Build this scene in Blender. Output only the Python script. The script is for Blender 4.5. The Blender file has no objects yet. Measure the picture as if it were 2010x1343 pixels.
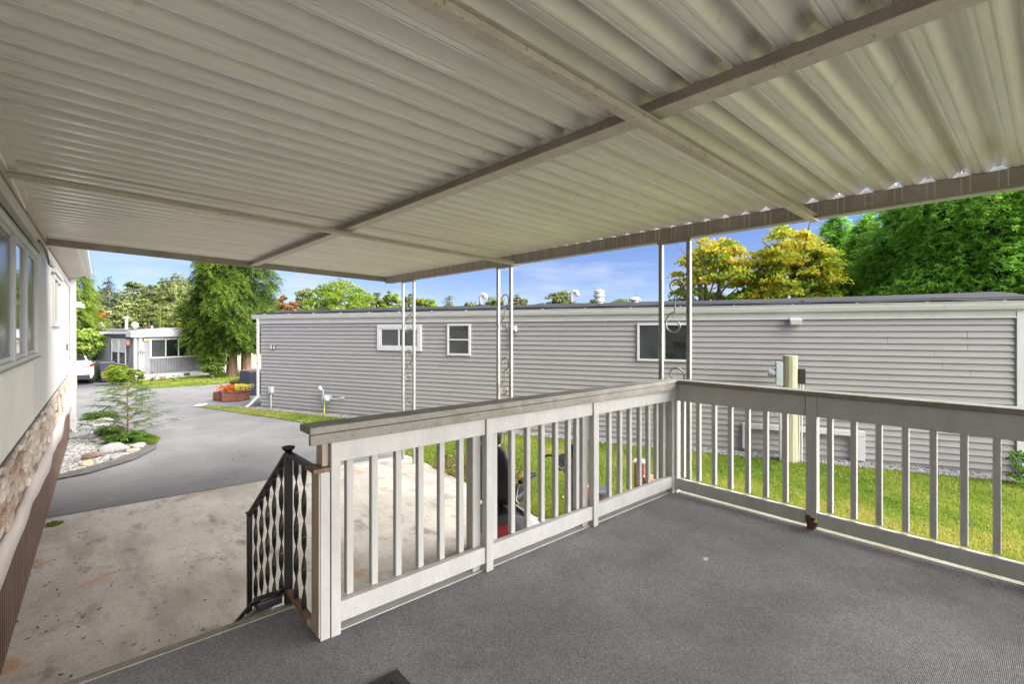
import bpy, bmesh, math, random
import numpy as np
from math import sin, cos, pi, radians, sqrt, atan2, hypot
from mathutils import Vector, Matrix
random.seed(7); rng = np.random.default_rng(7)
scene = bpy.context.scene
col = scene.collection

# ---------------------------------------------------------------- camera, light, exposure
CAMZ = 2.45
F, CX, HY = 953.0, 1005.0, 648.0
TH = math.atan(1075 / F); CC, SS = cos(TH), sin(TH)
cam_d = bpy.data.cameras.new('camera'); cam = bpy.data.objects.new('camera', cam_d); col.objects.link(cam)
cam_d.sensor_width = 36; cam_d.lens = 36 * F / 2010; cam_d.shift_y = -23.5 / 2010
cam_d.clip_start = .05; cam_d.clip_end = 2000
cam.location = (0, 0, CAMZ); cam.rotation_euler = (pi / 2, 0, atan2(SS, CC) - pi / 2)
scene.camera = cam

SUN_AZ = radians(-58)      # direction towards the sun in the xy plane
SUN_EL = radians(33)
w = bpy.data.worlds.new('World'); scene.world = w; w.use_nodes = True
nt = w.node_tree; nt.nodes.clear()
def wn(t, **k):
    n = nt.nodes.new(t)
    for a, b in k.items(): setattr(n, a, b)
    return n
out = wn('ShaderNodeOutputWorld'); bg = wn('ShaderNodeBackground'); sky = wn('ShaderNodeTexSky')
sky.sky_type = 'NISHITA'; sky.sun_disc = False; sky.sun_elevation = SUN_EL; sky.sun_rotation = pi / 2 - SUN_AZ
sky.air_density = .75; sky.dust_density = .15; sky.ozone_density = 3.0
tc = wn('ShaderNodeTexCoord'); mp = wn('ShaderNodeMapping'); mp.inputs['Scale'].default_value = (1, 1, 4.2)
n1 = wn('ShaderNodeTexNoise'); n1.inputs['Scale'].default_value = 2.6; n1.inputs['Detail'].default_value = 9; n1.inputs['Roughness'].default_value = .55
rp = wn('ShaderNodeValToRGB'); rp.color_ramp.elements[0].position = .44; rp.color_ramp.elements[1].position = .72
mx = wn('ShaderNodeMix', data_type='RGBA'); mx.inputs['B'].default_value = (2.9, 3.0, 3.15, 1)
L = nt.links.new
L(tc.outputs['Generated'], mp.inputs[0]); L(mp.outputs[0], n1.inputs[0]); L(n1.outputs[0], rp.inputs[0])
tn = wn('ShaderNodeMix', data_type='RGBA', blend_type='MULTIPLY'); tn.inputs['Factor'].default_value = 1; tn.inputs['B'].default_value = (.42, .395, .50, 1)
L(rp.outputs[0], mx.inputs['Factor']); L(sky.outputs[0], tn.inputs['A']); L(tn.outputs['Result'], mx.inputs['A']); L(mx.outputs['Result'], bg.inputs[0])
bg.inputs[1].default_value = .06; L(bg.outputs[0], out.inputs[0])
sun_d = bpy.data.lights.new('sun', 'SUN'); sun = bpy.data.objects.new('sun', sun_d); col.objects.link(sun)
sun_d.energy = 4.0; sun_d.angle = radians(95); sun_d.color = (1, .96, .9)
sun.rotation_euler = (pi / 2 - SUN_EL, 0, SUN_AZ + pi / 2)
scene.view_settings.view_transform = 'Standard'; scene.view_settings.look = 'None'
scene.view_settings.gamma = 1; scene.view_settings.use_curve_mapping = False
scene.view_settings.exposure = 2.5
scene.render.engine = 'CYCLES'
scene.cycles.max_bounces = 8; scene.cycles.diffuse_bounces = 5

# ---------------------------------------------------------------- helpers
def at(u, v, d):
    """world point seen at photo position (u, v) at depth d: used to read real places off the photograph"""
    r = (u - CX) / F
    return Vector(((CC + SS * r) * d, (SS - CC * r) * d, CAMZ + (HY - v) / F * d))
def tag(o, label=None, cat=None, group=None, kind=None):
    if label: o['label'] = label
    if cat: o['category'] = cat
    if group: o['group'] = group
    if kind: o['kind'] = kind
    return o
def empty(name, loc=(0, 0, 0), rz=0, label=None, cat=None, group=None):
    o = bpy.data.objects.new(name, None); col.objects.link(o); o.location = loc; o.rotation_euler = (0, 0, rz)
    o.empty_display_size = .2
    return tag(o, label, cat, group)
class MB:
    def __init__(s): s.v = []; s.f = []
    def add(s, vs, fs):
        b = len(s.v); s.v += [tuple(q) for q in vs]; s.f += [tuple(i + b for i in f) for f in fs]; return s
    def box(s, x0, x1, y0, y1, z0, z1):
        return s.add([(x0,y0,z0),(x1,y0,z0),(x1,y1,z0),(x0,y1,z0),(x0,y0,z1),(x1,y0,z1),(x1,y1,z1),(x0,y1,z1)],
                     [(3,2,1,0),(4,5,6,7),(0,1,5,4),(1,2,6,5),(2,3,7,6),(3,0,4,7)])
    def beam(s, p, q, wd, ht, up=(0,0,1)):
        p, q, up = Vector(p), Vector(q), Vector(up); d = (q - p).normalized(); a = d.cross(up).normalized() * wd / 2; b = a.cross(d).normalized() * ht / 2
        return s.add([p-a-b,p+a-b,p+a+b,p-a+b,q-a-b,q+a-b,q+a+b,q-a+b],[(0,1,2,3),(7,6,5,4),(0,4,5,1),(1,5,6,2),(2,6,7,3),(3,7,4,0)])
    def tube(s, pts, r, n=8, cap=True):
        pts = [Vector(p) for p in pts]; m = len(pts); rs = r if isinstance(r, (list, tuple)) else [r] * m
        vs = []; prev = None
        for i, p in enumerate(pts):
            d = (pts[min(i+1, m-1)] - pts[max(i-1, 0)]).normalized()
            if prev is None: a = d.orthogonal().normalized()
            else: a = (prev - d * prev.dot(d)).normalized()
            prev = a; b = d.cross(a)
            for k in range(n): t = 2 * pi * k / n; vs.append(p + (a * cos(t) + b * sin(t)) * rs[i])
        fs = [(i*n+k, i*n+(k+1)%n, (i+1)*n+(k+1)%n, (i+1)*n+k) for i in range(m-1) for k in range(n)]
        if cap: fs += [tuple(range(n-1, -1, -1)), tuple((m-1)*n+k for k in range(n))]
        return s.add(vs, fs)
    def lathe(s, prof, c=(0,0,0), n=16):
        vs = [(c[0]+r*cos(2*pi*k/n), c[1]+r*sin(2*pi*k/n), c[2]+z) for r, z in prof for k in range(n)]
        fs = [(i*n+k, i*n+(k+1)%n, (i+1)*n+(k+1)%n, (i+1)*n+k) for i in range(len(prof)-1) for k in range(n)]
        fs += [tuple(range(n-1,-1,-1)), tuple((len(prof)-1)*n+k for k in range(n))]
        return s.add(vs, fs)
    def loft(s, rings, cap=True):
        n = len(rings[0]); vs = [p for r in rings for p in r]
        fs = [(i*n+k, i*n+(k+1)%n, (i+1)*n+(k+1)%n, (i+1)*n+k) for i in range(len(rings)-1) for k in range(n)]
        if cap: fs += [tuple(range(n-1,-1,-1)), tuple((len(rings)-1)*n+k for k in range(n))]
        return s.add(vs, fs)
    def sheet(s, prof, f0, f1):
        """open profile swept between two maps"""
        n = len(prof); vs = [f0(a, b) for a, b in prof] + [f1(a, b) for a, b in prof]
        return s.add(vs, [(k, k+1, n+k+1, n+k) for k in range(n-1)])
    def mesh(s, name, m):
        me = bpy.data.meshes.new(name); me.from_pydata(s.v, [], s.f)
        bm = bmesh.new(); bm.from_mesh(me); bmesh.ops.recalc_face_normals(bm, faces=bm.faces); bm.to_mesh(me); bm.free()
        if m: me.materials.append(m)
        return me
    def build(s, name, m, parent=None, bevel=0, smooth=False, **t):
        me = s.mesh(name, m); o = bpy.data.objects.new(name, me); col.objects.link(o); o.parent = parent
        if smooth:
            for p in me.polygons: p.use_smooth = True
        if bevel:
            b = o.modifiers.new('bevel', 'BEVEL'); b.width = bevel; b.segments = 2; b.limit_method = 'ANGLE'
        return tag(o, **t)
def inst(name, me, parent=None, loc=(0,0,0), rz=0, sc=None, rot=None, **t):
    o = bpy.data.objects.new(name, me); col.objects.link(o); o.parent = parent; o.location = loc
    o.rotation_euler = rot if rot else (0, 0, rz)
    if sc: o.scale = sc
    return tag(o, **t)

def mat(name, c, rough=.6, c2=None, scale=3, var=.12, fine=60, fvar=.06, bump=.15, bscale=None, metal=0,
        stretch=(1,1,1), spots=None, rib=None, spec=.5, coat=0):
    m = bpy.data.materials.new(name); m.use_nodes = True; t = m.node_tree; N = t.nodes; B = N['Principled BSDF']; K = t.links.new
    B.inputs['Roughness'].default_value = rough; B.inputs['Metallic'].default_value = metal; B.inputs['Specular IOR Level'].default_value = spec
    if coat: B.inputs['Coat Weight'].default_value = coat; B.inputs['Coat Roughness'].default_value = .1
    g = N.new('ShaderNodeNewGeometry'); mp = N.new('ShaderNodeMapping'); K(g.outputs['Position'], mp.inputs[0]); mp.inputs['Scale'].default_value = stretch
    n = N.new('ShaderNodeTexNoise'); n.inputs['Scale'].default_value = scale; n.inputs['Detail'].default_value = 6; n.inputs['Roughness'].default_value = .6; K(mp.outputs[0], n.inputs[0])
    r = N.new('ShaderNodeValToRGB'); e = r.color_ramp.elements; e[0].position = .32; e[1].position = .68
    c2 = c2 or tuple(min(1, x * (1 + var)) for x in c); c1 = tuple(x * (1 - var) for x in c)
    e[0].color = (*c1, 1); e[1].color = (*c2, 1); K(n.outputs[0], r.inputs[0]); cur = r.outputs[0]
    f = N.new('ShaderNodeTexNoise'); f.inputs['Scale'].default_value = fine; f.inputs['Detail'].default_value = 4; K(mp.outputs[0], f.inputs[0])
    mr = N.new('ShaderNodeMapRange'); mr.inputs['From Min'].default_value = .3; mr.inputs['From Max'].default_value = .7
    mr.inputs['To Min'].default_value = 1 - fvar; mr.inputs['To Max'].default_value = 1 + fvar; K(f.outputs[0], mr.inputs[0])
    mu = N.new('ShaderNodeMix'); mu.data_type = 'RGBA'; mu.blend_type = 'MULTIPLY'; mu.inputs['Factor'].default_value = 1
    K(cur, mu.inputs['A']); K(mr.outputs[0], mu.inputs['B']); cur = mu.outputs['Result']
    for sp in (spots or []):      # (colour, scale, threshold, softness, strength)
        q = N.new('ShaderNodeTexNoise'); q.inputs['Scale'].default_value = sp[1]; q.inputs['Detail'].default_value = 5; q.inputs['Roughness'].default_value = .65
        mq = N.new('ShaderNodeMapping'); mq.inputs['Location'].default_value = (sp[1]*3.7, sp[2]*9, 1.3); mq.inputs['Scale'].default_value = sp[5] if len(sp) > 5 else (1,1,1)
        K(g.outputs['Position'], mq.inputs[0]); K(mq.outputs[0], q.inputs[0])
        m2 = N.new('ShaderNodeMapRange'); m2.inputs['From Min'].default_value = sp[2]; m2.inputs['From Max'].default_value = sp[2] + sp[3]; m2.inputs['To Max'].default_value = sp[4]
        K(q.outputs[0], m2.inputs[0])
        m3 = N.new('ShaderNodeMix'); m3.data_type = 'RGBA'; m3.inputs['B'].default_value = (*sp[0], 1)
        K(m2.outputs[0], m3.inputs['Factor']); K(cur, m3.inputs['A']); cur = m3.outputs['Result']
    K(cur, B.inputs['Base Color'])
    if bump:
        b = N.new('ShaderNodeBump'); b.inputs['Strength'].default_value = bump; b.inputs['Distance'].default_value = .01
        src = f.outputs[0]
        if bscale:
            h = N.new('ShaderNodeTexNoise'); h.inputs['Scale'].default_value = bscale; h.inputs['Detail'].default_value = 3; K(mp.outputs[0], h.inputs[0]); src = h.outputs[0]
        if rib:
            wv = N.new('ShaderNodeTexWave'); wv.bands_direction = rib[0]; wv.inputs['Scale'].default_value = rib[1]; wv.inputs['Distortion'].default_value = .6
            K(g.outputs['Position'], wv.inputs[0]); ad = N.new('ShaderNodeMath'); ad.operation = 'ADD'; K(wv.outputs[1], ad.inputs[0]); K(src, ad.inputs[1]); src = ad.outputs[0]
        K(src, b.inputs['Height']); K(b.outputs[0], B.inputs['Normal'])
    return m
def leafmat(name, cols, trans=.3, rough=.55):
    trans = trans * 1.4
    m = bpy.data.materials.new(name); m.use_nodes = True; t = m.node_tree; N = t.nodes; K = t.links.new; B = N['Principled BSDF']
    a = N.new('ShaderNodeAttribute'); a.attribute_name = 'tint'; r = N.new('ShaderNodeValToRGB'); e = r.color_ramp.elements
    while len(e) < len(cols): e.new(.5)
    for i, c in enumerate(cols): e[i].position = i / (len(cols) - 1); e[i].color = (*c, 1)
    K(a.outputs['Fac'], r.inputs[0]); K(r.outputs[0], B.inputs['Base Color']); B.inputs['Roughness'].default_value = rough; B.inputs['Specular IOR Level'].default_value = .3
    tr = N.new('ShaderNodeBsdfTranslucent'); K(r.outputs[0], tr.inputs[0]); mx = N.new('ShaderNodeMixShader'); mx.inputs[0].default_value = trans
    K(B.outputs[0], mx.inputs[1]); K(tr.outputs[0], mx.inputs[2]); K(mx.outputs[0], N['Material Output'].inputs[0]); return m
def npmesh(name, V, fsz, m, tint=None, smooth=False):
    """V (N*fsz,3) separate polygons of fsz corners"""
    V = np.ascontiguousarray(V.reshape(-1, 3), dtype=np.float32); n = len(V); nf = n // fsz
    me = bpy.data.meshes.new(name); me.vertices.add(n); me.vertices.foreach_set('co', V.ravel())
    me.loops.add(n); me.loops.foreach_set('vertex_index', np.arange(n, dtype=np.int32))
    me.polygons.add(nf); me.polygons.foreach_set('loop_start', np.arange(0, n, fsz, dtype=np.int32))
    me.update(calc_edges=True)
    if tint is not None:
        at_ = me.attributes.new('tint', 'FLOAT', 'POINT'); at_.data.foreach_set('value', np.repeat(np.clip(tint, 0, 1), fsz).astype(np.float32))
    me.materials.append(m); return me
def leaves(C, U, W, bend=.15):
    """diamond leaves: centre, half length, half width -> corners"""
    z = np.zeros_like(C); z[:, 2] = -np.linalg.norm(U, axis=1) * bend
    return np.stack([C - U + z, C + W, C + U + z, C - W], axis=1)
def unit(a): return a / (np.linalg.norm(a, axis=-1, keepdims=True) + 1e-9)
def rdir(n): return unit(rng.normal(size=(n, 3)))

M = {}
M['roof'] = mat('painted_roof_metal', (.86, .835, .78), .30, scale=1.2, var=.07, fine=14, fvar=.04, bump=.03, stretch=(.5, 3, 1), spec=.75, coat=.25, spots=[((.3,.27,.2), 9, .64, .1, .3)])
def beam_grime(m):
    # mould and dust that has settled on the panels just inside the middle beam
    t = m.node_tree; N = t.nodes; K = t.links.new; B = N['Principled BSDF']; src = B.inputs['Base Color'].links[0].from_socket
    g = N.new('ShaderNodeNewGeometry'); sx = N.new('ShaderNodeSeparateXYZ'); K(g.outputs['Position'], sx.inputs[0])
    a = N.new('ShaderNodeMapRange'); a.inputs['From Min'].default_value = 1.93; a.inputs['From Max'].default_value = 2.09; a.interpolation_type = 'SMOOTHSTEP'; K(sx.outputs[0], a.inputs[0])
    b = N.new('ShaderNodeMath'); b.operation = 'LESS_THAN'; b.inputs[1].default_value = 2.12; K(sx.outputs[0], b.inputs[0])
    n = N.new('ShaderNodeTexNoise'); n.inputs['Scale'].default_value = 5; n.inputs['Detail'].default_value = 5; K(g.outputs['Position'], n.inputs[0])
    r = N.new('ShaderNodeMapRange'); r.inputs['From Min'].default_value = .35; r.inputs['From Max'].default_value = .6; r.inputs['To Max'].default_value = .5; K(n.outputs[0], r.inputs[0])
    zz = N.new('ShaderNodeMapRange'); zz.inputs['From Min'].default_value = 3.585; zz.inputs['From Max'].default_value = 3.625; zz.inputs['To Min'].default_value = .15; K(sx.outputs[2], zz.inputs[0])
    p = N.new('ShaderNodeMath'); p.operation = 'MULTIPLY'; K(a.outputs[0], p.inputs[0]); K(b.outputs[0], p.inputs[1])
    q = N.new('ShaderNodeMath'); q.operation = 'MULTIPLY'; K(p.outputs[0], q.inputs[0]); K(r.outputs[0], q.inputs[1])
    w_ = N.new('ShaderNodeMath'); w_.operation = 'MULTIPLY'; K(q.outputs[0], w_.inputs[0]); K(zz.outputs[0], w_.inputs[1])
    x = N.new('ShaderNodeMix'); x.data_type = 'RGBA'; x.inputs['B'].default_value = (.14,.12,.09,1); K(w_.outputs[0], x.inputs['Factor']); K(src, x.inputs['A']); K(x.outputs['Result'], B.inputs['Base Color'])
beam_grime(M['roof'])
M['beam'] = mat('weathered_beam_metal', (.33, .295, .25), .5, scale=5, var=.16, fine=70, fvar=.1, bump=.06, spots=[((.16,.13,.1), 14, .62, .08, .5)])
M['strip'] = mat('cream_strip_metal', (.60, .55, .46), .5, scale=6, var=.12, fine=60, fvar=.08, spots=[((.2,.16,.1), 40, .6, .08, .7)])
M['post_metal'] = mat('galvanised_post_metal', (.29, .285, .27), .35, scale=12, var=.15, fine=90, fvar=.08, metal=.3, spots=[((.12,.11,.09), 60, .62, .06, .7)])
M['scroll'] = mat('scroll_metal', (.26, .25, .23), .4, metal=.2)
M['rail'] = mat('painted_rail_wood', (.45, .442, .425), .5, scale=4, var=.08, fine=40, fvar=.04, bump=.15, stretch=(2,2,.6), spots=[((.30,.24,.15), 16, .66, .07, .5), ((.1,.08,.06), 60, .73, .03, .6)])
M['cap'] = mat('dirty_cap_wood', (.23, .215, .19), .65, scale=5, var=.14, fine=60, fvar=.1, bump=.25, spots=[((.16,.15,.09), 9, .5, .14, .65), ((.07,.06,.04), 45, .62, .06, .7)])
M['raw'] = mat('bare_brown_wood', (.20, .12, .08), .8, scale=12, var=.25, fine=70, fvar=.15, bump=.3)
M['tan'] = mat('faded_tan_paint', (.42, .34, .27), .6, scale=6, var=.1)
M['rot'] = mat('rotten_wood', (.11, .05, .03), .9, scale=30, var=.5, fine=120, fvar=.3, bump=.8)
M['black'] = mat('black_painted_steel', (.010, .0095, .009), .42, fine=90, fvar=.2, bump=.05, spots=[((.06,.045,.03), 50, .68, .05, .5)])
M['carpet'] = mat('grey_outdoor_carpet', (.28, .27, .275), .95, scale=1.6, var=.14, c2=(.36,.348,.356), fine=150, fvar=.42, bump=.9, rib=('Y', 55), spec=.15, spots=[((.17,.16,.155), 2.0, .54, .25, .45), ((.12,.11,.105), 12, .64, .08, .35), ((.5,.48,.48), 90, .70, .03, .4)])
M['mat_rubber'] = mat('dark_doormat', (.03, .03, .028), .8, scale=30, var=.3, fine=150, fvar=.3, bump=.6)
M['concrete'] = mat('stained_concrete', (.48, .44, .385), .85, scale=.9, var=.14, c2=(.56,.52,.465), fine=45, fvar=.10, bump=.3, stretch=(1,1,1),
    spots=[((.27,.235,.20), 1.1, .50, .14, .6, (1.6,.5,1)), ((.46,.22,.09), 1.5, .58, .08, .7), ((.15,.125,.10), 2.6, .57, .12, .65, (1.5,.7,1)), ((.06,.05,.04), 22, .68, .03, .7), ((.30,.27,.23), 7, .55, .1, .35)])
M['asphalt'] = mat('old_asphalt', (.155, .152, .154), .9, scale=.7, var=.12, c2=(.20,.197,.198), fine=110, fvar=.3, bump=.6, spots=[((.13,.128,.125), .8, .53, .14, .55), ((.17,.165,.16), 5, .56, .08, .4, (1,.4,1)), ((.33,.32,.31), 60, .66, .05, .4)])
M['asphalt2'] = mat('darker_drive_asphalt', (.13, .13, .145), .9, scale=1, var=.12, fine=90, fvar=.2, bump=.4)
M['asphalt_edge'] = mat('rough_asphalt_edge', (.105, .10, .095), .95, scale=6, var=.2, fine=90, fvar=.3, bump=.9)
M['soil'] = mat('ground_soil', (.10, .085, .05), .95, c2=(.09,.12,.035), scale=.5, var=.2, fine=40, fvar=.25, bump=.6)
M['turf'] = mat('turf_ground', (.12, .17, .03), .95, c2=(.22,.24,.05), scale=1.4, var=.2, fine=60, fvar=.3, bump=.6)
M['gravelbed'] = mat('gravel_bed', (.30, .29, .27), .95, scale=20, var=.3, fine=90, fvar=.3, bump=1)
M['siding'] = mat('taupe_vinyl_siding', (.292, .278, .272), .45, scale=2.2, var=.05, fine=40, fvar=.025, bump=.04, stretch=(1,1,6), spots=[((.30,.2,.14), .8, .62, .12, .35), ((.25,.24,.22), 5, .62, .15, .25, (1,1,.15))])
M['white'] = mat('white_vinyl', (.52, .52, .52), .35, scale=4, var=.04, bump=.02, spots=[((.3,.3,.26), 22, .66, .07, .5)])
M['white2'] = mat('white_gutter_metal', (.46, .455, .44), .4, scale=3, var=.08, stretch=(1,1,5), spots=[((.2,.2,.15), 10, .63, .07, .6)])
M['membrane'] = mat('black_roof_membrane', (.030, .032, .037), .92, spec=.2, scale=1.2, var=.2, fine=40, fvar=.15, bump=.3)
M['glass'] = mat('dark_window_glass', (.012, .016, .016), .04, scale=2, var=.3, bump=0, spec=.8)
M['glass2'] = mat('screened_window_glass', (.045, .05, .05), .22, scale=3, var=.2, bump=0)
M['curtain'] = mat('pale_blind', (.42, .43, .42), .8, scale=3, var=.1)
M['homewall'] = mat('cream_metal_siding', (.54, .525, .51), .4, scale=1.5, var=.06, bump=.04, stretch=(1,3,.4), spots=[((.3,.25,.18), 6, .68, .08, .3)])
M['homewall2'] = mat('lower_metal_siding', (.55, .54, .50), .45, scale=1.5, var=.06, bump=.04, spots=[((.3,.25,.18), 6, .68, .08, .3)])
M['ledge'] = mat('cream_belly_trim', (.64, .57, .52), .5, scale=2, var=.08, bump=.1, spots=[((.12,.09,.07), 45, .7, .05, .5)])
M['brown'] = mat('brown_metal_skirting', (.105, .06, .045), .5, scale=4, var=.2, fine=60, fvar=.1, bump=.08)
M['woodband'] = mat('weathered_wood_band', (.30, .23, .17), .8, scale=8, var=.25, stretch=(1,.2,1), fine=60, fvar=.15, bump=.3)
M['stone'] = [mat('buff_stone', (.46,.38,.31), .85, scale=9, var=.22, c2=(.55,.46,.38), fine=50, fvar=.22, bump=.8, bscale=22),
              mat('rust_stone', (.40,.26,.19), .85, scale=9, var=.25, c2=(.48,.36,.28), fine=50, fvar=.22, bump=.8, bscale=22),
              mat('cream_stone', (.56,.49,.42), .85, scale=9, var=.2, fine=50, fvar=.2, bump=.8, bscale=22),
              mat('brown_stone', (.27,.19,.14), .85, scale=9, var=.25, fine=50, fvar=.2, bump=.8, bscale=22)]
M['mortar'] = mat('stone_mortar', (.24,.19,.16), .95)
M['rock'] = mat('grey_rock', (.27,.265,.26), .9, scale=7, var=.3, fine=60, fvar=.2, bump=.9, bscale=14)
M['rock_brown'] = mat('brown_rock', (.15,.10,.08), .9, scale=7, var=.3, fine=60, fvar=.2, bump=.9, bscale=14)
M['rock_tan'] = mat('tan_rock', (.50,.33,.18), .9, scale=7, var=.2, c2=(.6,.48,.34), fine=60, fvar=.2, bump=.9, bscale=14)
M['rock_pink'] = mat('pinkish_rock', (.42,.31,.25), .9, scale=7, var=.2, fine=60, fvar=.2, bump=.9, bscale=14)
M['bark'] = mat('cedar_bark', (.22,.14,.10), .95, scale=6, var=.3, stretch=(3,3,.35), fine=30, fvar=.25, bump=1)
M['bark_grey'] = mat('grey_bark', (.20,.17,.14), .95, scale=5, var=.3, stretch=(3,3,.4), bump=.6)
M['bark_pale'] = mat('pale_bark', (.42,.38,.32), .95, scale=5, var=.2, bump=.4)
M['polewood'] = mat('greenish_pole_wood', (.34,.33,.22), .85, scale=5, var=.18, stretch=(3,3,.3), fine=60, fvar=.14, bump=.4, spots=[((.12,.09,.05), 10, .68, .06, .6)])
M['greybox'] = mat('grey_painted_metal', (.42,.46,.47), .45)
M['blackbox'] = mat('black_plastic', (.02,.02,.022), .45)
M['seatblack'] = mat('black_vinyl_seat', (.018,.018,.02), .5, fine=70, fvar=.15, bump=.15)
M['red'] = mat('red_glossy_plastic', (.22,.012,.015), .25, coat=.5, bump=0)
M['silver'] = mat('silver_plastic', (.45,.46,.48), .35, bump=0)
M['chrome'] = mat('chrome_metal', (.7,.7,.7), .15, metal=1, bump=0)
M['carwhite'] = mat('white_car_paint', (.78,.79,.82), .25, coat=.8, bump=0, var=.01)
M['tyre'] = mat('rubber_tyre', (.02,.02,.02), .8)
M['taillight'] = mat('red_taillight', (.35,.01,.02), .15, coat=.5, bump=0)
M['fargrey'] = mat('pale_lilac_siding', (.22,.22,.245), .5, bump=.02)
M['fargrey2'] = mat('mid_grey_siding', (.17,.17,.19), .5, bump=.02)
M['charcoal'] = mat('charcoal_trim', (.06,.065,.07), .5)
M['farroof'] = mat('grey_roll_roofing', (.11,.11,.13), .8)
M['binblue'] = mat('dark_blue_bin_plastic', (.03,.035,.06), .45)
M['bingreen'] = mat('green_bin_plastic', (.03,.10,.02), .45)
M['darkblue'] = mat('dark_blue_planter', (.035,.045,.065), .4)
M['terracotta'] = mat('reddish_wood', (.19,.07,.045), .7, scale=5, var=.25, bump=.3)
M['clay'] = mat('terracotta_clay', (.42,.20,.12), .8, scale=8, var=.2)
M['wicker'] = mat('dark_wicker', (.12,.07,.05), .8, scale=30, var=.3)
M['brick'] = mat('red_brick', (.26,.10,.07), .9)
M['lampgold'] = mat('yellow_lamp_glass', (.60,.56,.22), .3, bump=0)
M['fence'] = mat('pale_green_panel', (.36,.42,.26), .6)

# ---------------------------------------------------------------- setting: ground sheets
def poly_sheet(name, pts, z, m, parent=None, **t):
    b = MB(); b.add([(x, y, z) for x, y in pts], [tuple(range(len(pts)))]); o = b.build(name, m, parent, **t)
    bm = bmesh.new(); bm.from_mesh(o.data); bmesh.ops.triangulate(bm, faces=bm.faces); 
    for f in bm.faces:
        if f.normal.z < 0: f.normal_flip()
    bm.to_mesh(o.data); bm.free(); return o
poly_sheet('ground', [(-600,-600),(600,-600),(600,600),(-600,600)], 0, M['soil'], kind='structure')
poly_sheet('road', [(-30,8.75),(5.2,8.45),(5.2,20),(9,22),(40,30),(40,36),(12,30),(7,27.6),(5.2,27),(3,26.9),(1.2,28.5),(1.2,36),(-3,60),(-9,60),(-6,30),(-30,26)], .004, M['asphalt'], kind='structure')
poly_sheet('slab_joint', [(-.9,8.69),(4.75,8.41),(4.75,8.43),(-.9,8.712)], .0165, M['charcoal'], kind='structure')
poly_sheet('driveway_beyond', [(-6,27),(1.3,26.2),(1.2,30),(.9,36),(-6,36)], .008, M['asphalt2'], kind='structure')
poly_sheet('concrete_drive', [(-.9,-16),(4.42,-16),(4.42,3),(4.62,6.55),(4.72,7.6),(4.75,8.42),(-.9,8.70)], .012, M['concrete'], kind='structure')  # unseen stretch behind the camera made concrete to bounce light under the cover
poly_sheet('concrete_strip', [(2.9,8.44),(4.72,8.20),(4.72,8.46),(2.9,8.62)], .016, mat('pale_concrete', (.5,.47,.42), .8), kind='structure')
LAWN = [(2.75,18.15),(3.46,15.95),(4.0,14.4),(4.5,12.7),(4.62,11),(4.78,9.4),(4.72,7.6),(4.6,6.5),(4.42,4.2),(4.42,-4.5),(13.4,-4.5),(11.25,.15),(3.9,16.35),(3.6,17.3)]
poly_sheet('lawn_ground', LAWN + [], .02, M['turf'], kind='structure')
LAWN2 = [(1.35,26.9),(1.55,25.9),(2.2,25.2),(3.6,25.0),(5.3,25.35),(7.5,26.3),(14,28.5),(14,34),(5.2,31.2),(4.9,30.2),(1.9,29.2)]
poly_sheet('side_lawn_ground', [(4.42,-16),(30,-16),(30,-4.52),(4.42,-4.52)], .02, M['turf'], kind='structure')
poly_sheet('verge_ground', LAWN2, .02, M['turf'], kind='structure')
poly_sheet('rough_kerb', [(-.5,10.75),(.1,10.9),(.75,11.5),(1.15,12.3),(1.25,13.2),(1.1,13.9),(.85,13.6),(.95,13.0),(.8,12.3),(.4,11.8),(-.1,11.35),(-.5,11.2)], .03, M['asphalt_edge'], kind='structure')
GARD = [(-.35,11.1),(-.1,11.25),(.45,11.75),(.85,12.3),(1.0,13.1),(.85,14.0),(.6,15.4),(.2,17.6),(-.35,17.9)]
poly_sheet('garden_bed', GARD, .022, M['gravelbed'], kind='structure')

def inside(pts, P):
    x, y = P[:, 0], P[:, 1]; r = np.zeros(len(P), bool); n = len(pts)
    for i in range(n):
        x1, y1 = pts[i]; x2, y2 = pts[(i + 1) % n]
        c = ((y1 > y) != (y2 > y)) & (x < (x2 - x1) * (y - y1) / (y2 - y1 + 1e-12) + x1); r ^= c
    return r
def sample(pts, n, dens=None):
    a = np.array(pts); lo, hi = a.min(0), a.max(0); out = []
    tot = 0
    while tot < n:
        P = rng.uniform(lo, hi, (n * 2, 2)); k = inside(pts, P)
        if dens is not None: k &= rng.uniform(size=len(P)) < dens(P)
        P = P[k]; out.append(P); tot += len(P)
    return np.concatenate(out)[:n]
grass_m = leafmat('grass_blades', [(0.077,0.144,0.014), (0.144,0.243,0.022), (0.243,0.320,0.039), (0.398,0.376,0.077), (0.464,0.398,0.155)], .35)
def pnoise(P, s, seed):
    r = np.random.default_rng(seed); v = np.zeros(len(P))
    for _ in range(7):
        k = r.normal(size=2) * s; v += np.sin(P @ k + r.uniform(0, 6.28))
    return v / 3.7
def grass(name, pts, n, label, h=.05, wd=.007, dens=None, z=.02):
    P = sample(pts, n, dens); C = np.column_stack([P, np.full(n, z)])
    a = rng.uniform(0, 2*pi, n); wv = np.column_stack([np.cos(a), np.sin(a), np.zeros(n)]) * wd * rng.uniform(.6, 1.5, (n, 1))
    l = rng.normal(size=(n, 3)) * .45; l[:, 2] = 1; T = C + unit(l) * (h * rng.uniform(.5, 1.25, (n, 1)))
    V = np.stack([C - wv, C + wv, T], axis=1)
    t = .44 + .26 * pnoise(P, 1.4, 3) + .16 * pnoise(P, 5, 4) + rng.normal(size=n) * .11
    return inst(name, npmesh(name, V, 3, grass_m, t), label=label, cat='grass', kind='stuff')
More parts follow.
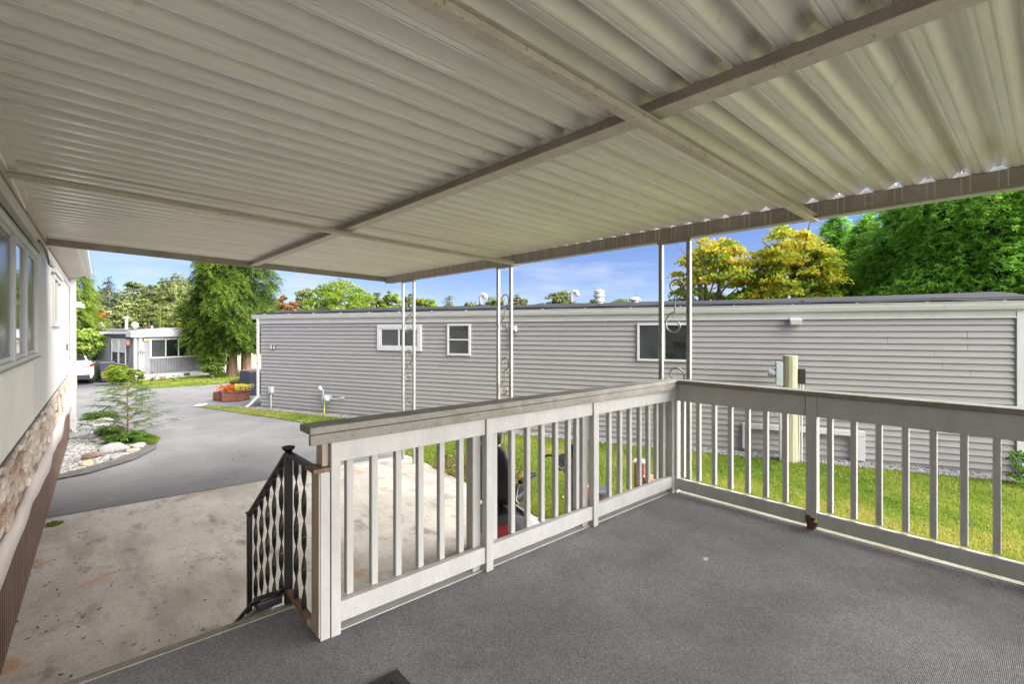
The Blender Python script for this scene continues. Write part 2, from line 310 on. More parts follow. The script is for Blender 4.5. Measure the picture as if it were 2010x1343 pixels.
grass('lawn_grass', LAWN, 330000, 'bright green and yellow lawn between the deck and the taupe home',
      dens=lambda P: np.clip(36 / (P[:, 0]**2 + P[:, 1]**2 + 8), .05, 1))
grass('verge_grass', LAWN2, 30000, 'narrow strip of green lawn in front of the grey home across the road', h=.07, wd=.02)

def pebbles(name, pts, n, label, r0, r1, m, z=.02, cat='gravel', tz=.4):
    P = sample(pts, n); rr = rng.uniform(r0, r1, n)
    base = np.array([(1,0,0),(.31,.95,0),(-.81,.59,0),(-.81,-.59,0),(.31,-.95,0)]) ; top = np.array([0,0,.75])
    ang = rng.uniform(0, 2*pi, n); ca, sa = np.cos(ang), np.sin(ang)
    tris = []
    J = 1 + rng.uniform(-.25, .25, (n, 5))
    tl = np.column_stack([rng.normal(size=(n,2))*.2, np.full(n,.75)+rng.uniform(-.2,.2,n)])
    el = rng.uniform(.6, 1, n)
    def tr(v): # v (n,3) local
        x = v[:,0]*rr; y = v[:,1]*rr*el
        return np.column_stack([P[:,0] + x*ca - y*sa, P[:,1] + x*sa + y*ca, z + v[:,2]*rr*tz*1.6])
    top_w = tr(tl)
    mids = [tr(base[k]*J[:,k:k+1]*.75 + np.array([0,0,.45])) for k in range(5)]; bots = [tr(base[k]*J[:,k:k+1]) for k in range(5)]
    for k in range(5):
        j = (k+1) % 5
        tris += [np.stack([mids[k], mids[j], top_w], 1), np.stack([bots[k], bots[j], mids[j]], 1), np.stack([bots[k], mids[j], mids[k]], 1)]
    V = np.stack(tris, 1).reshape(-1, 3, 3)
    tint = np.repeat(rng.uniform(0, 1, n), 15)
    return inst(name, npmesh(name, V, 3, m, tint), label=label, cat=cat, kind='stuff')
peb_w = leafmat('white_gravel_stones', [(0.112,0.108,0.104),(0.224,0.220,0.212),(0.336,0.328,0.312),(0.440,0.432,0.416)], 0, .8)
peb_g = leafmat('grey_gravel_stones', [(0.076,0.076,0.085),(0.162,0.162,0.170),(0.255,0.255,0.264),(0.357,0.348,0.340)], 0, .8)
pebbles('white_gravel', GARD, 9000, 'white and grey river pebbles in the garden bed beside the downspout', .022, .05, peb_w)

# ---------------------------------------------------------------- taupe home with lap siding (number 86)
A0 = Vector((4.2, 16.7, 0)); TD = Vector((11.64 - 4.2, .47 - 16.7, 0)); TL = TD.length; TA = atan2(TD.y, TD.x)
th_ = empty('mobile_home', A0, TA, 'long single storey home with taupe lap siding and black roof beyond the lawn', 'house')
Z0, Z1, NC = .09, 2.66, 23
ch = (Z1 - Z0) / NC
MB().box(.06, TL-.03, .03, 3.6, .0, 2.9).build('core_wall', M['siding'], th_)
sid_meshes = {}
for i in range(NC):
    z = Z0 + i * ch; joints = [0.06]; x = random.uniform(1.2, 3.7) if i % 2 else random.uniform(2.5, 3.9)
    while x < TL - .6: joints.append(x); x += 3.66
    joints.append(TL - .02)
    for a, b in zip(joints[:-1], joints[1:]):
        ov = .012; dy = random.uniform(0, .003)
        prof = [(.02, z + ch + .006), (.004 - dy, z + ch - .002), (-.022 - dy, z + .006), (-.024 - dy, z - .002), (-.006, z + .003), (.012, z + .004)]
        m_ = MB(); n = len(prof)
        vs = [(a, y, zz) for y, zz in prof] + [(b - .004, y, zz) for y, zz in prof]
        m_.add(vs, [(k, k+1, n+k+1, n+k) for k in range(n-1)] + [tuple(range(n))[::-1], tuple(n+k for k in range(n))])
        m_.build('siding_board', M['siding'], th_)
MB().box(.03, TL-.03, -.002, .03, 0, .1).build('base_strip', mat('concrete_base', (.3,.29,.27), .9), th_)
# fascia and gutter
MB().box(-.02, TL, -.035, .02, 2.655, 2.78).build('fascia_board', M['white2'], th_)
MB().box(-.02, TL, -.048, -.036, 2.655, 2.675).build('fascia_lip', M['white'], th_)
g = MB(); prof = [(0,2.92),(0,2.80),(-.05,2.78),(-.10,2.80),(-.115,2.86),(-.12,2.92),(-.13,2.925),(-.13,2.935),(-.11,2.935),(-.10,2.86),(-.05,2.80)]
g.loft([[( -.23, y, z) for y, z in prof], [(TL+.12, y, z) for y, z in prof]]); g.build('gutter', M['white2'], th_)
for k in range(18):
    MB().box(k*1.02+.3, k*1.02+.33, -.13, 0, 2.936, 2.945).build('gutter_strap', M['white'], th_)
# roof: cambered membrane
rr = MB(); sec = [(-.06,2.96),(.0,3.0),(.5,3.07),(1.2,3.13),(1.8,3.15),(2.4,3.13),(3.1,3.07),(3.62,2.96),(3.62,2.86),(-.06,2.92)]
rings = []
for k in range(30):
    x = -.2 + (TL + .35) * k / 29; e = 1 - .35 * max(0, 1 - k / 5) ; e += .18 * max(0, (k-24)/5)
    rings.append([(x, y, 2.92 + (z - 2.92) * e + (random.uniform(-.008, .008) if z > 2.97 else random.uniform(-.004,.004))) for y, z in sec])
rr.loft(rings); rr.build('roof', M['membrane'], th_)
for k in range(9):
    x = .9 + k * 1.98; MB().add([(x, -.02, 3.012), (x+.03, -.02, 3.012), (x+.03, 1.8, 3.162), (x, 1.8, 3.162), (x, -.02, 3.0), (x+.03,-.02,3.0),(x+.03,1.8,3.2),(x,1.8,3.2)], [(0,1,2,3),(4,5,1,0),(1,5,6,2),(0,3,7,4)]).build('roof_seam', M['membrane'], th_)
cb = MB(); cb.tube([(x/2.0-.1, -.075 + .02*sin(x*1.3), 2.965 + .012*sin(x*2.1)) for x in range(0, 37)], .012, 5); cb.build('roof_cable', M['blackbox'], th_)
def window(parent, x0, x1, z0, z1, fw=.05, y=-.03, split='v', trim=0, fm=None, at_=.5, gl=None, dep=.05):
    fm = fm or M['white']; f = MB()
    for a, b, c, d in ((x0, x1, z0, z0+fw), (x0, x1, z1-fw, z1), (x0, x0+fw, z0+fw, z1-fw), (x1-fw, x1, z0+fw, z1-fw)): f.box(a, b, y-.012, y+dep, c, d)
    o = f.build('window', fm, parent, bevel=.004)
    ix0, ix1, iz0, iz1 = x0+fw, x1-fw, z0+fw, z1-fw
    if trim:
        t = MB()
        for a, b, c, d in ((x0-trim, x1+trim, z0-trim, z0-.001), (x0-trim, x1+trim, z1+.001, z1+trim), (x0-trim, x0-.001, z0, z1), (x1+.001, x1+trim, z0, z1)): t.box(a, b, y-.02, y+dep, c, d)
        t.build('trim', M['white'], o, bevel=.004)
    gl = gl or [M['glass'], M['glass']]
    if split == 'v':
        xm = ix0 + (ix1-ix0)*at_; MB().box(xm-.018, xm+.018, y-.006, y+dep-.01, iz0, iz1).build('mullion', fm, o)
        MB().box(ix0, xm-.018, y+.012, y+.02, iz0, iz1).build('pane', gl[0], o); MB().box(xm+.018, ix1, y+.018, y+.026, iz0, iz1).build('pane', gl[1], o)
    elif split == 'h':
        zm = iz0 + (iz1-iz0)*at_; MB().box(ix0, ix1, y-.006, y+dep-.01, zm-.018, zm+.018).build('mullion', fm, o)
        MB().box(ix0, ix1, y+.012, y+.02, iz0, zm-.018).build('pane', gl[0], o); MB().box(ix0, ix1, y+.018, y+.026, zm+.018, iz1).build('pane', gl[1], o)
    else: MB().box(ix0, ix1, y+.012, y+.02, iz0, iz1).build('pane', gl[0], o)
    return o
window(th_, 4.74, 5.98, 1.99, 2.50, .04, -.045, 'v', trim=.1, gl=[M['glass2'], M['glass']])
window(th_, 6.87, 7.55, 1.80, 2.61, .055, -.045, 'h', gl=[M['glass2'], M['glass']])
window(th_, 11.66, 12.75, 1.78, 2.60, .05, -.045, 'v', gl=[M['glass2'], M['glass']], at_=.52)
# right corner, downspouts
MB().box(TL-.02, TL+.12, -.045, .1, .02, 2.78).build('corner_post', M['white'], th_, bevel=.006)
d = MB(); d.tube([(TL+.05, -.10, .42), (TL+.05,-.10,.36), (TL+.10,-.16,.2), (TL+.2,-.24,.06)], .045, 4); d.build('drain_spout', M['white'], th_)
def downspout(parent, x, y, z1, kick, m=None):
    b = MB(); b.beam((x, y, .34), (x, y, z1), .075, .06, (0,1,0)); b.beam((x, y, .36), (x+kick[0]*.6, y+kick[1]*.6, .14), .075, .06, (0,1,0)); b.beam((x+kick[0]*.6, y+kick[1]*.6, .14), (x+kick[0], y+kick[1], .05), .075, .06, (0,0,1))
    o = b.build('downspout', m or M['white'], parent, bevel=.01)
    MB().box(x-.055, x+.055, y-.045, y+.05, 1.4, 1.43).build('strap', M['white'], o); return o
downspout(th_, .01, -.08, 2.82, (-.26, -.22))
# dark glazed porch beyond the corner
MB().box(TL+.14, TL+2.4, .06, 2.6, 0, 2.74).build('porch_wall', M['darkblue'], th_)
window(th_, TL+.2, TL+1.5, .9, 2.66, .06, .0, None, gl=[mat('teal_reflecting_glass', (.01,.03,.045), .05, bump=0)])
# things on the wall
def on_wall(name, x, y=0, z=0, label='', cat='', group=None):
    p = A0 + Matrix.Rotation(TA, 3, 'Z') @ Vector((x, y, 0)); return empty(name, (p.x, p.y, z), TA, label, cat, group)
def text_mesh(s, size, ext):
    c = bpy.data.curves.new('lettering', 'FONT'); c.body = s; c.size = size; c.offset = size*.025; c.extrude = ext; c.align_x = 'CENTER'; c.align_y = 'CENTER'
    o = bpy.data.objects.new('lettering', c); col.objects.link(o); me = bpy.data.meshes.new_from_object(o); bpy.data.objects.remove(o); return me
for k, (dx, dg) in enumerate(((-.065, '8'), (.065, '6'))):
    t = MB().box(.6+dx-.052, .6+dx+.052, -.036, -.021, 1.84, 1.985).build('number_tile', M['blackbox'], th_, bevel=.006)
    me = text_mesh(dg, .175, .004); me.materials.append(M['white']); inst('numeral', me, t, (.6+dx, -.041, 1.912), rot=(pi/2, 0, 0))
def jbox(x, z, s=.14):
    r = on_wall('electrical_box', x, -.02, z, 'small grey electrical box with a conduit low on the taupe siding left end', 'electrical box')
    MB().box(-.08,.08,-.09,0,0,.2).build('box', M['silver'], r, bevel=.008); MB().box(-.035,.035,-.1,-.09,.05,.15).build('cover', M['greybox'], r, bevel=.003)
    MB().tube([(0,-.04,0),(0,-.04,-z+.01)], .018, 8).build('conduit', M['silver'], r); return r
jbox(.56, .50)
r = on_wall('gas_meter', 2.85, -.16, 0, 'grey gas meter with yellow riser pipe against the taupe siding', 'gas meter')
MB().lathe([(.02,0),(.09,.01),(.1,.05),(.1,.13),(.08,.17),(.02,.18)], (.08,0,.4), 14).build('meter_body', M['greybox'], r, smooth=True)
MB().tube([(-.06,0,.5),(-.06,0,.7),(-.12,0,.74)], .016, 8).build('pipe', M['silver'], r)
b = MB(); b.lathe([(.01,0),(.075,.005),(.08,.03),(.05,.05),(.02,.07)], (0,0,0), 16); ro = b.build('regulator', M['silver'], r, smooth=True); ro.location = (-.14, -.02, .76); ro.rotation_euler = (pi/2, 0, 0)
MB().tube([(-.02,0,.02),(-.02,0,.42)], .017, 8).build('yellow_riser', mat('yellow_pipe', (.55,.5,.08), .5), r)
MB().tube([(.17,0,.55),(.24,0,.56),(.26,0,.47),(.56,.05,.52),(.62,.12,.52)], .014, 8).build('outlet_pipe', M['silver'], r)
MB().box(-.08,.02,-.05,.04,.42,.53).build('valve', M['greybox'], r, bevel=.01)
def floodlight(x, z, label):
    r = on_wall('floodlight', x, -.02, z, label, 'wall light')
    MB().box(-.09,.09,-.03,0,-.06,.1).build('mounting_plate', M['white'], r, bevel=.004)
    MB().add([(-.10,-.03,.08),(.10,-.03,.08),(.10,-.17,.05),(-.10,-.17,.05),(-.085,-.03,-.05),(.085,-.03,-.05),(.085,-.15,-.045),(-.085,-.15,-.045)],[(0,1,2,3),(7,6,5,4),(0,4,5,1),(1,5,6,2),(2,6,7,3),(3,7,4,0)]).build('lamp_head', M['white'], r, bevel=.006)
    return r
floodlight(14.64, 2.6, 'white square floodlight under the gutter on the taupe siding, right of the big window')
r = on_wall('service_head', 8.76, -.02, 2.42, 'white junction box with black hanging pipe high on the taupe siding', 'junction box')
MB().box(-.09,.06,-.06,0,0,.14).build('box', M['white'], r, bevel=.006); MB().tube([(.07,-.08,.02),(-.05,-.08,.0),(-.07,-.08,-.02),(-.07,-.07,-.42)], .022, 8).build('black_pipe', M['blackbox'], r)
MB().tube([(-.04,-.09,.03),(.08,-.12,.03)], .035, 10).build('connector', M['silver'], r)
# white frame of pipe trunking near the ground
r = on_wall('drain_trunking', 13.72, -.03, 0, 'white square drain trunking forming a low bracket on the taupe siding', 'drain pipe')
MB().box(0, 2.02, -.09, 0, .50, .60).build('horizontal_run', M['white'], r, bevel=.006)
MB().box(0, .13, -.086, 0, .10, .498).build('left_leg', M['white'], r, bevel=.006); MB().box(1.87, 2.02, -.086, 0, .06, .498).build('right_leg', M['white'], r, bevel=.006)
MB().box(1.82,1.86,-.095,0,.49,.61).build('joint', M['white'], r)
r = on_wall('loose_brick', 14.55, -.14, .03, 'single red brick lying in gravel at the foot of the taupe siding', 'brick')
MB().box(-.1,.1,-.05,.05,0,.09).build('brick_body', M['brick'], r, bevel=.006)
# roof vents
def gooseneck(x, y, label):
    r = on_wall('roof_vent', x, y, 3.08, label, 'roof vent', None)
    MB().tube([(0,0,0),(0,0,.22),(.02,0,.29),(.07,0,.33),(.13,0,.31),(.15,0,.26),(.15,0,.21)], [.05,.05,.055,.055,.055,.055,.06], 10).build('pipe', M['white'], r, smooth=True)
    MB().lathe([(.12,0),(.11,.02),(.055,.06)], (0,0,0), 12).build('flashing', M['membrane'], r); return r
gooseneck(7.35, .9, 'white gooseneck roof vent on the black roof, left one of the two'); gooseneck(9.9, .9, 'white gooseneck roof vent on the black roof, right one of the two')
r = on_wall('chimney_vent', 10.6, .9, 3.08, 'stacked white metal chimney cap on the black roof', 'chimney')
MB().lathe([(.10,0),(.10,.05),(.13,.06),(.13,.13),(.10,.14),(.10,.17),(.14,.18),(.14,.23),(.10,.24),(.10,.27),(.13,.28),(.12,.33),(.06,.36)], (0,0,0), 16).build('flue', M['white2'], r, smooth=False)
r = on_wall('low_vent', 11.45, .9, 3.08, 'small round white vent cap, lowest on the black roof', 'roof vent')
MB().lathe([(.09,0),(.09,.06),(.14,.07),(.14,.1),(.08,.14)], (0,0,0), 14).build('cap', M['white2'], r)
ca, sa = cos(TA), sin(TA)
def tw(x, y): return (A0.x + x*ca - y*sa, A0.y + x*sa + y*ca)
GR = [tw(-.1,-.42), tw(TL+2.4,-.46), tw(TL+2.4,-.02), tw(-.1,-.02)]
poly_sheet('gravel_strip', GR, .024, M['gravelbed'], kind='structure')
pebbles('grey_gravel', GR, 10000, 'grey gravel strip along the foot of the taupe siding', .016, .036, peb_g, .024)
MB().beam((*tw(-.35,-.46), .05), (*tw(3.2,-.47), .05), .03, .07).build('timber_edging', M['polewood'], label='thin timber edging board between the lawn and the gravel', cat='edging')

# meter post
pp = at(1551, 908, 8.95); pr = empty('meter_post', (pp.x, pp.y, 0), atan2(pp.x, -pp.y) * 0 + TA + .0, 'weathered greenish wooden post carrying a meter box, standing on the lawn', 'post')
MB().loft([[(.125*rx*cos(2*pi*k/14), .125*rx*sin(2*pi*k/14), z) for k in range(14)] for z, rx in ((0,1.12),(.5,1.06),(1.2,1.0),(1.98,.98))]).build('pole', M['polewood'], pr, smooth=False, bevel=.004)
o = MB().box(-.235,-.122,-.10,.08,1.42,1.86).build('meter_box', M['greybox'], pr, bevel=.008)
mt = MB(); mt.lathe([(.075,0),(.08,.02),(.07,.05),(.07,.11),(.04,.13)], (0,0,0), 14); k = mt.build('meter', M['silver'], o, smooth=True); k.location = (-.236, -.01, 1.65); k.rotation_euler = (0, -pi/2, 0)
MB().box(.13,.24,-.06,.05,1.47,1.74).build('black_box', M['blackbox'], pr, bevel=.008)
MB().tube([(-.19,-.02,1.42),(-.17,-.05,1.2),(-.165,-.06,.8),(-.16,-.05,0)], .022, 8).build('conduit', M['white'], pr)
for q in (.16,.20): MB().tube([(q,-.02,1.47),(q-.02,-.03,1.1),(q-.02,-.03,0)], .014, 8).build('conduit', M['white'], pr)

# ---------------------------------------------------------------- patio cover
pc = empty('patio_cover', (4.5, 3, 0), 0, 'patio cover of corrugated cream metal panels on paired scroll posts over the deck', 'canopy')
pc.location = (0, 0, 0)
XI, XO, YE = -.40, 4.58, 8.86
def zs(x): return 3.502 + .034 * (4.5 - x)
per = .1815; off = .247 - .127 + per * 0
def rib(y0):
    c = .005
    return [(y0, .0), (y0+.006, .0), (y0+.008, c), (y0+.015, c), (y0+.017, 0), (y0+.047, 0), (y0+.049, c), (y0+.056, c), (y0+.058, 0), (y0+.064, 0),
            (y0+.070,.003),(y0+.1065, .053), (y0+.111, .057), (y0+.132, .057), (y0+.1365, .053), (y0+.1755, .003)]
y = YE; k = 0; panels = []
while y > -5.0:  # unseen panels behind the camera added to cut light from the rear
    y0 = y - 2 * per; seam = .004
    prof = rib(y0) + rib(y0 + per) + [(y0 + 2*per + .004, .0005)]
    m_ = MB(); n = len(prof); th = .0015
    jz = random.uniform(-.001, .001)
    def f0(a, b_): return (XI, a, zs(XI) + b_ + jz)
    def f1(a, b_): return (XO, a, zs(XO) + b_ + jz)
    m_.sheet(prof, f0, f1)
    # interlocking lip hanging at the seam in the second ridge
    m_.add([(XI, y0+per+.122, zs(XI)+.056), (XI, y0+per+.122, zs(XI)+.036), (XO, y0+per+.122, zs(XO)+.036), (XO, y0+per+.122, zs(XO)+.056)], [(0,1,2,3)])
    o = m_.build('roof_panel', M['roof'], pc)
    sm = o.modifiers.new('solidify', 'SOLIDIFY'); sm.thickness = .0012; sm.offset = 1
    y = y0; k += 1
YB = y
# outer beam (channel), end beam, mid beam, ledger
def cbeam(name, x0, x1, y0, y1, zf, h, m):
    """channel with lower flange, z follows zf(x)"""
    b = MB(); 
    b.add([(x0,y0,zf(x0)-h),(x1,y0,zf(x1)-h),(x1,y1,zf(x1)-h),(x0,y1,zf(x0)-h),(x0,y0,zf(x0)),(x1,y0,zf(x1)),(x1,y1,zf(x1)),(x0,y1,zf(x0))],
          [(3,2,1,0),(4,5,6,7),(0,1,5,4),(1,2,6,5),(2,3,7,6),(3,0,4,7)])
    return b.build(name, m, pc, bevel=.003)
ob = cbeam('outer_beam', 4.50, 4.56, YB, YE, lambda x: 3.500, .125, M['beam'])
yy = YE - .1
while yy > YB:     # pressed ribs on the face of the beam
    for q in (-.012, .012+.02): MB().box(4.497, 4.4995, yy+q, yy+q+.006, 3.385, 3.495).build('beam_crease', M['strip'], ob)
    yy -= per * (1 if yy > 0 else 1)
MB().box(4.485, 4.5, YB, YE, 3.370, 3.376).build('lower_flange', M['beam'], ob)
MB().box(4.655, 4.66, YB, YE+.05, 3.38, 3.565).build('outer_gutter', M['white2'], pc)
MB().box(4.562, 4.654, YB, YE+.05, 3.38, 3.385).build('gutter_floor', M['white2'], pc)
cbeam('end_beam', -.40, 4.56, YE+.002, YE+.05, lambda x: zs(x)+.02, .115, M['beam'])
mb = cbeam('middle_beam', 2.10, 2.155, YB, YE, lambda x: zs(2.13)-.001, .062, M['beam'])
MB().box(2.072, 2.185, YB, YE, zs(2.13)-.070, zs(2.13)-.064).build('lower_flange', M['strip'], mb)
MB().box(-.44, -.40, YB, YE+.04, 3.60, 3.70).build('ledger', M['roof'], pc, bevel=.003)
lg = MB(); lg.box(-.40, -.345, YB, YE, 3.618, 3.626); lg.build('ledger_flange', M['roof'], pc)
for ys in (1.36, 5.03):
    h0 = zs(2.13) - .071; b = MB()
    zb0, zb1 = 3.555, 3.352
    for (wd, dz0, dz1) in ((.055, 0, .034), (.10, .035, .039)):
        za, zc = zb0 - .0, zb1
        b.add([(XI, ys-wd/2, za+dz0),(XI, ys+wd/2, za+dz0),(XI, ys+wd/2, za+dz1),(XI, ys-wd/2, za+dz1),(4.59, ys-wd/2, zc+dz0),(4.59, ys+wd/2, zc+dz0),(4.59, ys+wd/2, zc+dz1),(4.59, ys-wd/2, zc+dz1)],
              [(0,1,2,3),(7,6,5,4),(0,4,5,1),(1,5,6,2),(2,6,7,3),(3,7,4,0)])
    b.build('cross_batten', M['strip'], pc, bevel=.003)
def spiral(c, r0, r1, a0, a1, n=22):
    return [(c[0] + (r0+(r1-r0)*i/n)*cos(a0+(a1-a0)*i/n), c[1] + (r0+(r1-r0)*i/n)*sin(a0+(a1-a0)*i/n)) for i in range(n+1)]
def scroll_pts(z0, hw=.085):
    zt, zb = z0 + .55, z0
    top = spiral((-.0, zt-.085), .035, hw, radians(-60), radians(-60+ 330), 26)     # curls out to its left side
    bot = [(-a, 2*(z0+.275)-b_) for a, b_ in top][::-1]
    return top + bot
posts = [(8.20, 7.80), (5.41, 5.13), (2.76, 2.45), (-.1, -.38), (-2.9, -3.18)]
for pi_, (ya, yb_) in enumerate(posts):
    legs = MB()
    xp = 4.53
    zt = 3.372
    for yq in (ya, yb_): legs.box(xp-.02, xp+.02, yq-.02, yq+.02, 0.012, zt)
    pm = legs.build('post', M['post_metal'], pc, bevel=.002)
    MB().box(xp-.028, xp+.028, yb_-.03, ya+.03, zt-.032, zt-.001).build('post_cap', M['beam'], pm)
    hw = (ya - yb_)/2 - .024; ym = (ya+yb_)/2
    for z0 in (2.42, 1.52, .62, -.28+.32):
        if z0 < .3: continue
        P_ = [(xp, ym + a, b_) for a, b_ in scroll_pts(z0, hw*.98)]
        MB().tube(P_, .009, 6).build('scroll', M['scroll'], pm)

# ---------------------------------------------------------------- deck
DZ = .95
dk = empty('deck', (0, 0, 0), 0, 'raised porch deck covered with dark grey outdoor carpet', 'deck')
MB().box(-.34, 4.18, -5.4, 2.40, .70, DZ-.004).build('platform', M['rail'], dk)
MB().box(-.34, .885, 2.404, 2.775, .70, DZ-.004).build('landing', M['rail'], dk)
c = MB(); c.add([(-.34,-5.4,DZ),(4.115,-5.4,DZ),(4.115,2.375,DZ),(.86,2.375,DZ),(.86,2.745,DZ),(-.34,2.745,DZ)], [(0,1,2,3,4,5)]); c.build('carpet', M['carpet'], dk)  # unseen rear length added so dark carpet bounces less light onto the ribs
MB().box(.87, 4.18, 2.378, 2.44, DZ-.05, DZ+.004).build('edge_board', M['rail'], dk, bevel=.003)
MB().box(4.118, 4.175, -5.4, 2.376, DZ-.05, DZ+.004).build('edge_board', M['cap'], dk, bevel=.003)
MB().box(-.34, .885, 2.748, 2.80, DZ-.05, DZ+.004).build('edge_board', M['cap'], dk, bevel=.003)
for i in range(3):
    z = DZ - .2375*(i+1); MB().box(-.30, .84, 2.80+.27*i, 2.80+.27*(i+1)+.03, z-.05, z).build('stair_tread', M['carpet'], dk, bevel=.01)
    MB().box(-.30, .84, 2.80+.27*i, 2.815+.27*i, z, z+.18).build('stair_riser', M['rail'], dk)
b = MB()
for xs in (-.34, .842): b.add([(xs,2.80,.70),(xs+.035,2.80,.70),(xs+.035,3.62,.03),(xs,3.62,.03),(xs,2.80,.93),(xs+.035,2.80,.93),(xs+.035,3.72,.20),(xs,3.72,.20)],[(3,2,1,0),(4,5,6,7),(0,1,5,4),(1,2,6,5),(2,3,7,6),(3,0,4,7)])
b.build('stair_stringer', M['greybox'], dk)
# lattice-free skirt of vertical boards
MB().box(4.12, 4.15, -5.4, 2.38, .02, .70).build('deck_skirt', M['rail'], dk)
r = empty('doormat', (.84, 1.62, DZ), 0, 'dark rubber doormat with a raised key border on the grey carpet', 'doormat')
r.location = (0, 0, 0)
c0 = (1.04, 1.935); wd, ht = .75, .45
x1_, y1_ = c0; mz = DZ
MB().box(x1_-wd, x1_, y1_-ht, y1_, mz+.001, mz+.007).build('base', M['mat_rubber'], r, bevel=.002)
b = MB()
for ins in (.045, .10): 
    a, b_, c_, d_ = x1_-wd+ins, x1_-ins, y1_-ht+ins, y1_-ins
    for q in ((a, b_, c_, c_+.014), (a, b_, d_-.014, d_), (a, a+.014, c_+.014, d_-.014), (b_-.014, b_, c_+.014, d_-.014)): b.box(*q, mz+.0072, mz+.012)
b.build('raised_border', M['blackbox'], r)
MB().add([(.93,1.85,mz+.013),(.95,1.853,mz+.016),(.945,1.87,mz+.013)],[(0,1,2)]).build('paint_flake', M['white'], label='tiny white flake lying on the dark doormat', cat='debris')
MB().add([(3.02,1.52,mz+.003),(3.055,1.515,mz+.009),(3.05,1.545,mz+.012),(3.03,1.55,mz+.004)],[(0,1,2,3)]).build('paint_flake', M['white'], label='small white flake lying alone on the grey carpet near the rotten post', cat='debris')

# ---------------------------------------------------------------- railings
RY, RX = 2.40, 4.14
rl = empty('deck_railing', (0.9, RY, DZ), 0, 'white wooden railing with wide weathered cap in front of the driveway', 'railing'); rl.location = (0,0,0)
# cap over the whole length, upper and lower rails per bay
posts_x = [(.907,.955), (1.87,1.925), (2.91,2.965)]
cp = MB(); cp.beam((.80, RY, 1.972), (4.20, RY, 1.972), .145, .035); cp.build('top_cap', M['cap'], rl, bevel=.005)
MB().box(.80, 4.12, RY-.078, RY-.052, 1.905, 1.953).build('cap_apron', M['cap'], rl, bevel=.003)
for a, b_ in ((.957,1.868),(1.927,2.908),(2.967,4.06)):
    MB().box(a, b_, RY-.045, RY-.008, 1.80, 1.952).build('top_rail', M['rail'], rl, bevel=.003)
    MB().box(a, b_, RY-.045, RY-.006, 1.005, 1.105).build('bottom_rail', M['rail'], rl, bevel=.003)
    MB().box(a, b_, RY-.004, RY+.012, 1.0, 1.10).build('bottom_rail_backing', M['rail'], rl, bevel=.003)
    
for i, (a, b_) in enumerate(posts_x):
    MB().box(a, b_, RY-.055, RY-.002, DZ+.001, 1.953).build('post', M['rail'], rl, bevel=.004)
    if i: MB().box(a-.065, a-.003, RY-.0, RY+.07, DZ-.25, 1.95).build('rear_post', M['rail'], rl, bevel=.004)
MB().box(.857, .904, RY-.05, RY+.055, DZ+.001, 1.762).build('newel_block', M['rail'], rl, bevel=.004)
MB().box(.822, .906, RY-.054, RY+.06, 1.764, 1.784).build('newel_top', M['raw'], rl, bevel=.003)
MB().box(.872, .904, RY-.03, RY+.05, 1.785, 1.952).build('newel_upper', M['tan'], rl, bevel=.003)
MB().box(.850, .8565, RY-.046, RY+.052, DZ+.02, 1.760).build('newel_side_face', M['tan'], rl)
MB().box(4.045, 4.095, RY-.05, RY+.02, DZ+.001, 1.953).build('corner_post', M['rail'], rl, bevel=.004)
bal = MB().box(-.018, .018, 0, .036, 0, .70); bme = bal.mesh('baluster', M['rail'])
def baluster(par, x, y, rz=0):
    o = inst('baluster', bme, par, (x, y, 1.102), rz); b = o.modifiers.new('bevel', 'BEVEL'); b.width = .003; b.segments = 1; return o
lx = [1.02+0.005, 1.16, 1.30, 1.44, 1.582, 1.72] + [1.985, 2.14, 2.281, 2.42, 2.56, 2.696, 2.79] + [3.04-.015, 3.19, 3.333, 3.47, 3.617, 3.75, 3.88, 3.99]
for x in lx: baluster(rl, x, RY+.0)
rr_ = empty('deck_railing', (RX, 0, DZ), 0, 'white wooden railing with peeling cap and one rotten post foot beside the lawn', 'railing'); rr_.location = (0,0,0)
cp = MB(); cp.beam((RX+.01, 2.322, 1.972), (RX+.01, -5.4, 1.972), .145, .035); cp.build('top_cap', M['cap'], rr_, bevel=.005)
for a, b_ in ((1.277,2.33),(.10,1.198),(-1.13,.02),(-2.3,-1.21)):
    MB().box(RX-.045, RX-.008, a, b_, 1.80, 1.952).build('top_rail', M['rail'], rr_, bevel=.003)
    MB().box(RX-.045, RX-.006, a, b_, .985, 1.085).build('bottom_rail', M['rail'], rr_, bevel=.003)
for a in (1.20, -1.208): MB().box(RX-.05, RX+.02, a, a+.073, DZ+.09, 1.953).build('post', M['rail'], rr_, bevel=.004)
MB().box(RX-.05, RX+.02, .023, .097, DZ+.001, 1.953).build('post', M['rail'], rr_, bevel=.004)
rt = MB(); 
for k in range(26):
    a = random.uniform(0,1); z = random.uniform(DZ, DZ+.13); rt.box(RX-.056+random.uniform(0,.05), RX-.02+random.uniform(0,.03), 1.20+a*.05, 1.222+a*.05, z, z+random.uniform(.02,.07))
rt.build('rotten_post_foot', M['rot'], rr_, label='rotten dark brown foot of the railing post')
MB().box(RX-.052, RX+.02, 2.335, 2.392, DZ+.001, 1.953).build('corner_post', M['rail'], rr_, bevel=.004)
for y_ in [2.285, 2.137, 1.994, 1.853, 1.71, 1.568, 1.423][0:] + [1.12, .973, .827, .683, .541, .395, .25] + [-.05-.147*k for k in range(7)]:
    baluster(rr_, RX+.0, y_-.0, pi/2)

